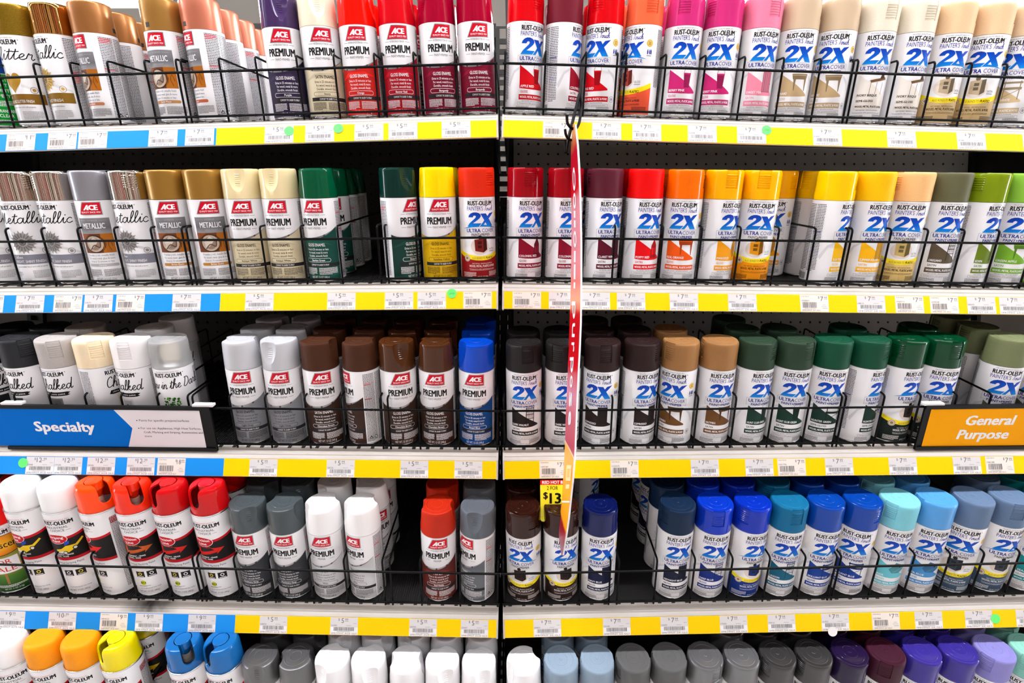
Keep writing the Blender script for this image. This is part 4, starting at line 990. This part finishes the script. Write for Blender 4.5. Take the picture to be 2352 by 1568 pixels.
def tag_mesh(st, pr, name, seed):
    A = Art(); r = random.Random(seed); Wd, H = 25.2, 15.1
    A.rect(-Wd, -H, Wd, H, TAGW if st == 'A' else TCR, 0)
    num = str(r.randint(1300000, 1999999))
    if st == 'A':
        A.rect(-Wd, -2, Wd, H, TG1, 1)
        A.text('$', -9.5, 9.6, 4, INKG, 2); A.text(pr, -5 if len(pr) == 1 else -6.5, 5.6, 8.2, INKG, 2, al='l'); A.text('99', 1.5 if len(pr) == 1 else 5.5, 9.4, 4.2, INKG, 2, al='l'); A.rect(1.5, 8.3, 8, 8.8, INKG, 2)
        A.text(num, -24, -.2, 2.6, INKG, 2, width=11, al='l'); A.rect(4, .8, 13, 1.7, INKL, 2); A.rect(17, 4.5, 23, 5.4, INKL, 2)
        x = -19
        while x < 19: w_ = r.choice((.35, .6, .9)); A.rect(x, -8.4, x+w_, -1.8, INKG, 2); x += w_+r.choice((.4, .6, .8))
        A.rect(-13, -10.4, 11, -9.5, INKL, 2); A.text(name, 0, -14, 2.5, INKG, 2, width=47)
    else:
        A.text('OUR PRICE', -23, 11.5, 1.8, INKG, 2, width=14, al='l'); A.text('$', 8.2, 9, 4, INKG, 2); A.text(pr, 11 if len(pr) == 1 else 9.6, 4.6, 8, INKG, 2, al='l', width=None if len(pr) == 1 else 7.5); A.text('99', 17.6, 8.6, 4, INKG, 2, al='l'); A.rect(17.6, 7.6, 24, 8.1, INKG, 2)
        A.text(num, -23, 3.6, 2.7, INKG, 2, width=14, al='l')
        x = -21
        while x < 4: w_ = r.choice((.4, .7, 1.1)); A.rect(x, -8, x+w_, 2.2, INKG, 2); x += w_+r.choice((.45, .8))
        A.rect(-18, -10, 2, -9.2, INKL, 2); A.text(name, -6, -13.6, 2.4, INKG, 2, width=32); A.rect(14, -3, 20, -2.2, INKL, 2); A.rect(12, -6, 22, -5.2, INKL, 2); A.rect(14, -9, 23, -8, INKL, 2)
    return A.flat('price_tag', eps=.00006)
NAMES = {'L': 'SPRYPNT ACE GLS', 'R': 'SPRYPNT 2X GLS'}
for (side, r), lst in TAGS.items():
    F = FR[(side, r)]; seen = []
    for i, (px, st, pr) in enumerate(lst):
        x = solve_x(F, px, STRIP_T.y-.006, STRIP_T.z-.014)
        if seen and x-seen[-1] < .0508: x = seen[-1]+.0508
        seen.append(x)
        idx = (len(lst)-1-i) if side == 'L' else i
        o = link('price_tag', tag_mesh(st, pr, NAMES[side], hash((side, r, i)) % 9999 if False else i*37+r*11+(5 if side == 'L' else 0)))
        o.matrix_world = strip_frame(F, x) @ Matrix.Translation((0, -.0162, .00145))
        tag(o, f'white price tag reading ${pr}.99, {ORD[idx]} {SIDE[side]} of centre post, {SHELF[r]} shelf edge', 'price tag', f'price tags on the {SHELF[r]} shelf edge, {SIDE[side]} bay')
GREEN = M('green_sticker_paper', (92, 226, 104), .5)
for side, r, px, dy, lab in (('L', 0, 665, -.010, 'green round sticker on the purple can price tag, top shelf edge'), ('L', 0, 778, -.008, 'green round sticker on the yellow top shelf edge beside the ivory can tag'),
        ('R', 0, 1760, -.006, 'green round sticker on the top shelf edge of the right bay'), ('L', 1, 1038, -.004, 'green round sticker on the second shelf edge near the centre post'),
        ('L', 2, 55, -.012, 'green round sticker on the blue third shelf edge'), ('R', 3, 2284, -.016, 'green round sticker on the yellow fourth shelf edge')):
    F = FR[(side, r)]; A = Art(); A.disc(0, 0, 8.6, GREEN, 0, n=28)
    if px in (1760, 1038): A.script('oo', 0, -1.5, 2.6, 9, I((60, 140, 60)), 1, .5)
    o = link('round_sticker', A.flat('round_sticker', eps=.0001)); o.matrix_world = strip_frame(F, solve_x(F, px, STRIP_T.y-.006, STRIP_T.z-.014)) @ Matrix.Translation((0, dy, .0020))
    tag(o, lab, 'sticker', 'green round stickers on the shelf edges')
F = FR[('R', 3)]; A = Art(); A.disc(0, 0, 8.6, TAGW, 0, n=28)
o = link('round_sticker', A.flat('round_sticker', eps=.0001)); o.matrix_world = strip_frame(F, solve_x(F, 1911, STRIP_T.y-.014, STRIP_T.z-.03)) @ Matrix.Translation((0, -.0325, .0022)); tag(o, 'white round sticker peeling below the fourth shelf edge of the right bay', 'sticker')
# worn dark smudge on the fourth shelf lip, left bay
F = FR[('L', 3)]; xs_ = solve_x(F, 345, -.015, -.01); m = MB()
pf = [(-.0063, -.0019), (-.0146, -.0069), (-.0166, -.0075), (-.0175, -.0093), (-.0207, -.0109), (-.0227, -.0121)]
for (y0, z0), (y1, z1) in zip(pf, pf[1:]): m.add([(-.06, y0-.0002, z0+.0004), (.06, y0-.0002, z0+.0004), (.06, y1-.0002, z1+.0004), (-.06, y1-.0002, z1+.0004)], [(0, 1, 2, 3)])
sm = M('dark_scuff', (44, 38, 34), .7); nt = sm.node_tree; tc = nt.nodes.new('ShaderNodeTexCoord'); mp = nt.nodes.new('ShaderNodeMapping'); mp.inputs['Scale'].default_value = (18, 0, 0)
gr = nt.nodes.new('ShaderNodeTexGradient'); gr.gradient_type = 'SPHERICAL'; nz_ = nt.nodes.new('ShaderNodeTexNoise'); nz_.inputs['Scale'].default_value = 45
mu = nt.nodes.new('ShaderNodeMath'); mu.operation = 'MULTIPLY'; m2 = nt.nodes.new('ShaderNodeMath'); m2.operation = 'MULTIPLY'; m2.inputs[1].default_value = 1.5; m2.use_clamp = True
nt.links.new(tc.outputs['Object'], mp.inputs[0]); nt.links.new(mp.outputs[0], gr.inputs[0]); nt.links.new(tc.outputs['Object'], nz_.inputs[0]); nt.links.new(gr.outputs['Fac'], mu.inputs[0]); nt.links.new(nz_.outputs[0], mu.inputs[1]); nt.links.new(mu.outputs[0], m2.inputs[0]); nt.links.new(m2.outputs[0], nt.nodes['Principled BSDF'].inputs['Alpha'])
par = [o for o in bpy.data.objects if o.get('label', '').startswith('fourth tilted steel shelf of the left')][0]
sd_ = m.build('scuff_mark', sm, [c for c in par.children if c.name.startswith('front_lip')][0]); sd_.location = (xs_, 0, 0); sd_['label'] = 'dark scuff on the lip'
# hanging sale tag
F = FR[('R', 2)]; A = Art()
SY = M('sale_tag_yellow', (250, 236, 0), .4, coat=.2)
A.poly([(-26, 0), (26, 0), (26, -72), (24.5, -75), (22, -76), (-22, -76), (-24.5, -75), (-26, -72)], SY, 0); A.rect(-26, -8.6, 26, 0, I((214, 24, 30)), 1)
A.text('RED HOT BUY', 1, -7, 5.6, INKW, 2, width=47, bold=.03); A.text('2 FOR', -4, -18, 7, INKK, 2, width=20); A.text('$', -16.5, -34, 12, INKK, 2, bold=.03); A.text('13', 1, -43, 19, INKK, 2, width=21, bold=.04)
A.greek(-20, -66, 20, -57, I((200, 180, 20)), 4, 3, 2); A.line([(-26, -67.5), (26, -67.5)], .3, I((190, 170, 20)), 2); A.text('SALE PRICE', 4, -71, 1.8, I((150, 130, 20)), 2, width=16); A.greek(-14, -75, 22, -72, I((190, 170, 20)), 2, 5, 2)
me = A.flat('sale_tag', eps=.0001)
o = link('sale_tag', me); o.matrix_world = Matrix.Translation((0, 0, 0)) @ (F @ Matrix.Translation((solve_x(F, 1273, -.03, -.04), -.0395, -.0440))) @ Matrix.Rotation(radians(90)-TILTS[2], 4, 'X')
tag(o, 'yellow hanging sale tag reading 2 for $13 under the third shelf edge', 'sale tag')

# ------------------------------------------------------------------ sign holders on the third shelf fences
SIGNBLUE = M('sign_blue_card', (0, 108, 202), .6, spec=.04); SIGNWHITE = M('sign_white_card', (232, 228, 232), .5, spec=.2); SIGNORANGE = M('sign_orange_card', (250, 168, 2), .6, spec=.06); HOLD = M('black_sign_holder', (14, 14, 16), .4, spec=.15)
CLIPW = M('white_clip_plastic', (236, 232, 232), .35)
def sign(side, x0, x1, builder, label):
    F = FR[(side, 2)]
    Q = F @ Matrix.Translation((0, -.0125, .002)) @ Matrix.Rotation(radians(90), 4, 'X')   # X along the shelf, Y up, Z to the aisle
    root = empty('sign_holder', Q @ Matrix.Translation((x0, 0, 0))); tag(root, label, 'shelf sign', None)
    L = x1-x0; m = MB(); m.box((0, -.006, -.001), (L, -.0005, .004)); m.box((0, .0755, -.001), (L, .0825, .004)); m.box((0, -.006, -.0015), (L, .0825, -.0002))
    if side == 'L': m.box((L-.002, -.006, -.001), (L, .0825, .0025)); m.box((L-.020, .0, .0), (L-.001, .0755, .0008))
    else: m.box((0, -.006, -.001), (.002, .0825, .0025)); m.box((.001, .0, 0), (.014, .0755, .0008))
    hf = m.build('holder_frame', HOLD, root)
    A = Art(); builder(A, L*1000); c = link('sign_card', A.flat('sign_card', eps=.00008), root); c.location = (0, 0, .0012)
    for cx in ((.03, L-.012) if side == 'L' else (.014, L-.03)):
        k = MB(); k.box((cx-.018, .0822, -.0080), (cx+.018, .0862, .0030)); k.box((cx-.018, .0775, .0030), (cx+.018, .0862, .0040)) if False else None
        k.build('hanging_clip', CLIPW, hf)
def spec(A, L):
    A.rect(-30, 0, L*.55, 75.5, SIGNBLUE, 0); A.rect(L*.5, 0, L-20, 75.5, SIGNWHITE, 0.5)
    A.poly([(L*.5, 0), (L*.575, 0), (L*.615, 38), (L*.545, 75.5), (L*.5, 75.5)], SIGNBLUE, 1)
    A.text('Specialty', L*.295, 30, 19.5, INKW, 2, width=L*.285, bold=.045)
    for t, y, wd, x in (('Paints for specific projects/surfaces', 52, .235, .655), ('For use on: Appliances, High Heat Surfaces,', 36.5, .285, .655), ('Craft, Marking and Striping, Automotive and', 28.5, .28, .665), ('more', 20.5, .033, .665)):
        A.text(t, L*x, y, 3.9, INKK, 2, width=L*wd, al='l')
        if t[0] in 'PF': A.disc(L*.645, y+1.6, 1.1, INKK, 2, n=10)
sign('L', -.895, -.515, spec, 'blue and white Specialty shelf sign in a black holder')
def genp(A, L):
    A.rect(12, 0, L, 75.5, SIGNORANGE, 0)
    A.text('General', 122, 42, 19, INKW, 2, width=88, bold=.045, shear=.15); A.text('Purpose', 117, 14, 19, INKW, 2, width=93, bold=.045, shear=.15)
sign('R', solve_x(FR[('R', 2)], 2112, -.013, .04), solve_x(FR[('R', 2)], 2112, -.013, .04)+.38, genp, 'orange General Purpose shelf sign in a black holder')

# ------------------------------------------------------------------ hanging banner and its hook
def pt(px, py, y):
    d = FWD+Vector((1, 0, 0))*((px-1176)/FPX)+UPV*((784-py)/FPX); return CAM+d*(y/d.y)
ST = [(285, 1315, 1320), (330, 1311.5, 1325), (380, 1311, 1328), (470, 1312, 1331.5), (560, 1312.5, 1333), (650, 1311, 1333), (740, 1308, 1332), (800, 1306, 1329.5), (860, 1303.5, 1326.5), (950, 1299.5, 1322.5), (1030, 1297, 1319.5), (1100, 1293.5, 1314.5), (1150, 1290, 1309), (1200, 1285, 1303.5), (1230, 1283, 1299), (1275, 1289, 1292)]
bn = empty('aisle_banner', Matrix.Translation(pt(1318, 290, .9))); tag(bn, 'narrow red aisle banner hanging edge-on before the right bay', 'banner')
BI = bn.matrix_world.inverted(); bv = []; bf = []
def side_pt(py, t):
    for (a, l0, r0), (b, l1, r1) in zip(ST, ST[1:]):
        if a <= py <= b:
            k = (py-a)/(b-a); l = l0+(l1-l0)*k; q = r0+(r1-r0)*k; break
    wd = .5 if py < 330 else 1
    far, near = .918, .918-.112*min(1.0, max(.12, (q-l)/21))
    p0 = BI @ pt(l, py, far); p1 = BI @ pt(q, py, near); return p0+(p1-p0)*t
n = 60
tops, bots = ST[0][0], ST[-1][0]
for i in range(n+1):
    py = tops+(bots-tops)*i/n
    for t in (0, 1):
        p = side_pt(py, t); bv.append(p+Vector((0.0001, 0, 0))); bv.append(p+Vector((.0030, .0004, 0)))
for i in range(n):
    a = i*4; b = a+4
    bf += [(a, b, b+2, a+2), (a+1, a+3, b+3, b+1), (a+2, b+2, b+3, a+3), (a, a+1, b+1, b)]
bf += [(0, 2, 3, 1), (4*n, 4*n+1, 4*n+3, 4*n+2)]
z = lambda py: (BI @ pt(1310, py, .87)).z
stops = sorted([(z(285), (216, 150, 90)), (z(318), (190, 100, 60)), (z(345), (176, 14, 40)), (z(440), (190, 8, 30)), (z(470), (206, 120, 130)), (z(600), (220, 130, 140)), (z(655), (226, 120, 110)), (z(690), (250, 160, 120)), (z(720), (196, 14, 24)), (z(840), (204, 4, 24)), (z(858), (196, 76, 90)), (z(905), (206, 130, 150)), (z(950), (196, 96, 112)), (z(1024), (184, 70, 90)), (z(1026), (238, 228, 222)), (z(1031), (250, 176, 70)), (z(1160), (248, 168, 40)), (z(1198), (240, 160, 20)), (z(1206), (158, 6, 24)), (z(1228), (150, 20, 40)), (z(1275), (150, 100, 110))])
BAN = ramp_mat('banner_print', stops)
BM = [BAN, M('white_banner_edge', (238, 236, 236), .4), M('white_banner_back', (230, 228, 228), .4)]; bmi = [(0, 2, 1, 1)[i % 4] if i < 4*n else 1 for i in range(len(bf))]
A = Art()
for body, y0, y1 in (('p', 692, 732), ('u', 742, 774), ('r', 786, 808), ('p', 820, 856), ('o', 862, 890), ('s', 900, 934), ('e', 944, 976)):
    polys, w0 = glyphs(body, 0.0)
    for q, dy in enumerate((-.02, .02)):
        for p in polys: A.conv([(y0+a/w0*(y1-y0), .34+dy+b*.36) for a, b in p], INKW, 1+.2*q)
for c_, h_ in ((411, 27), (461, 18), (549, 19)):          # letters too oblique to read
    o_ = [(c_+h_*cos(k*pi/10), .45+.17*sin(k*pi/10)) for k in range(20)]; n_ = [(c_+h_*.62*cos(k*pi/10), .45+.09*sin(k*pi/10)) for k in range(20)]
    for k in range(20): A.conv([o_[k], o_[(k+1) % 20], n_[(k+1) % 20], n_[k]], INKW, 1)
for a_, b_ in ((484, 500), (506, 522), (576, 602), (607, 641), (648, 662)): A.rect(a_, .36, b_, .54, INKW, 1)
A.rect(1068, .35, 1104, .85, I((250, 226, 170)), 1); A.rect(1076, .45, 1096, .75, I((250, 196, 110)), 2); A.rect(1150, .05, 1154, 1, INKW, 1); A.rect(1112, .4, 1122, .8, I((250, 226, 170)), 1)
for poly, m, layer in A.p:
    b = len(bv)
    for a, t in poly: bv.append(side_pt(a, t)+Vector((-.0004*layer, 0, 0)))
    bf.append(tuple(range(b, b+len(poly)))); bmi.append(m+3)
me = bpy.data.meshes.new('banner_sheet'); me.from_pydata(bv, [], bf)
for m_ in BM+A.mats: me.materials.append(m_)
me.polygons.foreach_set('material_index', bmi); link('banner_sheet', me, bn)
hk = empty('banner_hook', Matrix.Translation(pt(1320, 262, .925))); tag(hk, 'black metal hook arm carrying the red aisle banner', 'hook'); HI = hk.matrix_world.inverted()
def wirept(l): return [HI @ pt(a, b, y) for a, b, y in l]
m = MB(); m.tube(arc_pts(wirept([(1331, 216, .933), (1322, 252, .926), (1310, 300, .915), (1303, 330, .905), (1299, 356, .90), (1297, 325, .905)]), .01), .0026, 8); m.build('arm', WIRE, hk, True)
m = MB(); m.tube(arc_pts(wirept([(1331, 216, .933), (1336, 240, .935), (1334, 262, .93), (1330, 285, .92), (1322, 298, .91), (1312, 294, .90), (1303, 284, .895), (1302, 266, .895)]), .012), .0024, 8); m.build('loop', WIRE, hk, True)
m = MB(); m.tube(arc_pts(wirept([(1312, 322, .905), (1304, 318, .9), (1299, 308, .895), (1298, 297, .895)]), .012), .0022, 8); m.build('prong', WIRE, hk, True)

# ------------------------------------------------------------------ gondola back: posts, pegboards, neighbouring panels
PEGS = {'L': noise_mat('dark_pegboard', (62, 59, 55), (58, 55, 51), 6, .55), 'R': noise_mat('grey_pegboard', (182, 179, 172), (174, 171, 164), 6, .55)}
ZT = CAM.z+.70
def pegboard(side):
    x0, x1 = (-1.199, -.0195) if side == 'L' else (.0195, 1.199)
    root = empty('pegboard_panel', Matrix.Translation(((x0+x1)/2, PEGY, .35))); tag(root, f'dark grey perforated back panel of the {SIDE[side]} bay', 'pegboard', 'perforated back panels')
    P = .0254; nx = int((x1-x0)/P); nzr = int((ZT-.35)/P); ox = -(nx*P)/2; vs = []; fs = []
    oct_ = [(cos(pi/8+k*pi/4), sin(pi/8+k*pi/4)) for k in range(8)]
    sq = [(1, .414), (.414, 1), (-.414, 1), (-1, .414), (-1, -.414), (-.414, -1), (.414, -1), (1, -.414)]
    for i in range(nx):
        for j in range(nzr):
            cx, cz = ox+(i+.5)*P, (j+.5)*P; b = len(vs)
            vs += [(cx+a*P/2, 0, cz+c*P/2) for a, c in sq] + [(cx+a*.0030, 0, cz+c*.0030) for a, c in oct_]
            vs += [(cx+a*.0030, .004, cz+c*.0030) for a, c in oct_] + [(cx+a*P/2, 0, cz+c*P/2) for a, c in ((1, 1), (-1, 1), (-1, -1), (1, -1))]
            for k in range(8):
                q = (k+1) % 8; fs.append((b+k, b+q, b+8+q, b+8+k)); fs.append((b+8+k, b+8+q, b+16+q, b+16+k))
            fs += [(b+0, b+24, b+1), (b+2, b+25, b+3), (b+4, b+26, b+5), (b+6, b+27, b+7)]
    me = bpy.data.meshes.new('perforated_sheet'); me.from_pydata(vs, [], fs); link('perforated_sheet', me, root, PEGS[side])
    hw_ = (x1-x0)/2
    m = MB(); m.box((-hw_, .012, 0), (hw_, .016, ZT-.35)); m.build('light_stop_sheet', M('black_light_stop', (12, 12, 12), .8), root)  # sheet added behind the holes so room light does not show through
    m = MB(); m.box((-hw_, -.006, ZT-.352), (hw_, .02, ZT-.318)); m.build('top_rail', DARKSTEEL, root)
for sd in 'LR': pegboard(sd)
for x, lab in ((0, 'slotted steel post between the two shelf bays'), (-1.219, 'slotted steel post at the left end of the shelves'), (1.219, 'slotted steel post at the right end of the shelves')):
    root = empty('slotted_post', Matrix.Translation((x, PEGY-.006, 0))); tag(root, lab, 'shelf post', 'slotted shelf posts')
    m = MB(); wv = .0205; zz = 0.0; H = ZT+.02
    m.box((-wv, 0, 0), (-.0105, .03, H)); m.box((.0105, 0, 0), (wv, .03, H)); m.box((-.0035, 0, 0), (.0035, .03, H)) if False else None
    k = 0; zz = 0
    while zz < H-.03:
        m.box((-.0105, 0, zz), (.0105, .004, zz+.0125)); zz += .0254
    m.build('post_channel', DARKSTEEL, root)
    b = MB(); b.box((-.0100, .012, .01), (.0100, .02, z_at(452, PEGY) if x == 0 else H-.02)); b.build('slot_light_stop', BLACKSTEEL, root)  # dark backing added behind the slots to block light from behind
for sd, x0, x1 in (('left', -2.45, -1.241), ('right', 1.241, 2.45)):
    m = MB(); m.box((x0, PEGY+.012, .2), (x1, PEGY+.02, ZT-.02))
    o = m.build('back_panel', noise_mat('beige_steel_panel', (140, 132, 122), (134, 126, 116), 5, .5) if sd == 'right' else noise_mat('shade_toned_panel', (112, 106, 98), (106, 100, 92), 5, .5)); tag(o, f'plain {"beige" if sd == "right" else "shade-toned"} back panel of the next bay at the far {sd} end', 'back panel')  # the left panel has shade put into its colour
m = MB(); m.tube(arc_pts([(-1.33, PEGY+.008, CAM.z+.352), (-1.26, PEGY-.20, CAM.z+.335), (-1.175, PEGY-.22, CAM.z+.318), (-1.172, PEGY-.22, CAM.z+.345)], .012), .003, 8)
o = m.build('peg_hook', WIRE, None, True); tag(o, 'black wire peg hook under the left end of the top shelf', 'hook')

# ------------------------------------------------------------------ the room and its lamps
fl = MB(); fl.box((-12, -3.2, -.05), (12, 7, 0)); tag(fl.build('floor', noise_mat('pale_vinyl_floor', (228, 225, 220), (220, 217, 212), 3, .3)), kind='structure')
CT = M('grey_ceiling_tile', (150, 146, 140), .8)
nt = CT.node_tree; tc = nt.nodes.new('ShaderNodeTexCoord'); bk = nt.nodes.new('ShaderNodeTexBrick'); bk.offset = 0; bk.inputs['Scale'].default_value = 1
bk.inputs['Color1'].default_value = bk.inputs['Color2'].default_value = (*lin((150, 146, 140)), 1); bk.inputs['Mortar'].default_value = (*lin((70, 70, 74)), 1)
bk.inputs['Brick Width'].default_value = 1.22; bk.inputs['Row Height'].default_value = .61; bk.inputs['Mortar Size'].default_value = .014
nt.links.new(tc.outputs['Object'], bk.inputs['Vector']); nt.links.new(bk.outputs['Color'], nt.nodes['Principled BSDF'].inputs['Base Color'])
ce = MB(); ce.box((-12, -3.2, CEIL), (12, 7, CEIL+.05)); tag(ce.build('ceiling', CT), kind='structure')
wf = noise_mat('reflected_stripe_wall', (92, 46, 34), (205, 196, 182), 1.6, .6, stretch=(.9, .1, .03)); rp = [q for q in wf.node_tree.nodes if q.type == 'VALTORGB'][0].color_ramp  # invented stripes standing in for goods opposite, added to mirror in chrome caps
for p_, c_ in ((.42, (206, 196, 184)), (.45, (60, 44, 36)), (.49, (150, 20, 28)), (.52, (190, 180, 168)), (.56, (84, 60, 44)), (.6, (30, 26, 24))): rp.elements.new(p_).color = (*lin(c_), 1)
rp.interpolation = 'CONSTANT'; [q for q in wf.node_tree.nodes if q.type == 'TEX_NOISE'][0].inputs['Detail'].default_value = 1.5
wm = noise_mat('warm_grey_wall', (168, 160, 152), (160, 152, 145), 2, .8)
for nm, a, b in (('wall_back', (-12, 6.95, 0), (12, 7, CEIL)), ('wall_front', (-12, -3.2, 0), (12, -3.15, CEIL))):
    wl = MB(); wl.box(a, b); tag(wl.build(nm, wm if nm == 'wall_back' else wf), kind='structure')
DIFF = M('lamp_diffuser', (251, 250, 255), .5, emit=LAMP); LFR = M('white_lamp_frame', (225, 225, 225), .5)
DIM = M('dim_lamp_diffuser', (251, 250, 255), .5, emit=LAMP*.33)
def lamp(x, y, lx, ly, label, dm=None):
    root = empty('ceiling_light', Matrix.Translation((x, y, CEIL))); tag(root, label, 'ceiling light', 'fluorescent ceiling lights')
    m = MB(); m.box((-lx/2-.03, -ly/2-.03, -.05), (lx/2+.03, ly/2+.03, -.001)); lf = m.build('lamp_frame', LFR, root)
    m = MB(); m.box((-lx/2, -ly/2, -.056), (lx/2, ly/2, -.0505)); m.build('diffuser', dm or DIFF, lf)
for i in range(8):
    x = -8.54+2.44*i
    lamp(x, .42, 2.3, .13, f'long white ceiling light near the shelf tops, {ORD[i]} from the left end')
    lamp(x, -1.45, 2.3, .13, f'long white ceiling light over the far side of the aisle, {ORD[i]} from the left end', DIM)
lamp(-2.18, 2.47, .9, .55, 'bright ceiling light panel seen above the left bay')
lamp(2.15, 2.49, 2.2, .75, 'wide bright ceiling light panel seen above the right bay')
for n_, x_, sgn in ((1, -8.6, 'left'), (2, 8.6, 'right')):
    t = .05 if x_ > 0 else -.05; y0, y1, z0, z1 = -.42, .02, .25, 2.6
    m = MB(); m.box((x_, -3.2, 0), (x_+t, y0, CEIL)); m.box((x_, y1, 0), (x_+t, 7, CEIL)); m.box((x_, y0, 0), (x_+t, y1, z0)); m.box((x_, y0, z1), (x_+t, y1, CEIL))
    tag(m.build('wall_'+sgn, wm), kind='structure')
    m = MB(); m.box((x_+t*.2, y0, z0), (x_+t*.4, y1, z1)); tag(m.build('added_glow_panel_%d' % n_, M('added_streak_glow', (240, 246, 255), .3, emit=42)), kind='structure')  # glowing panel added at each aisle end to put streaks on the caps
print('objects', len(bpy.data.objects))
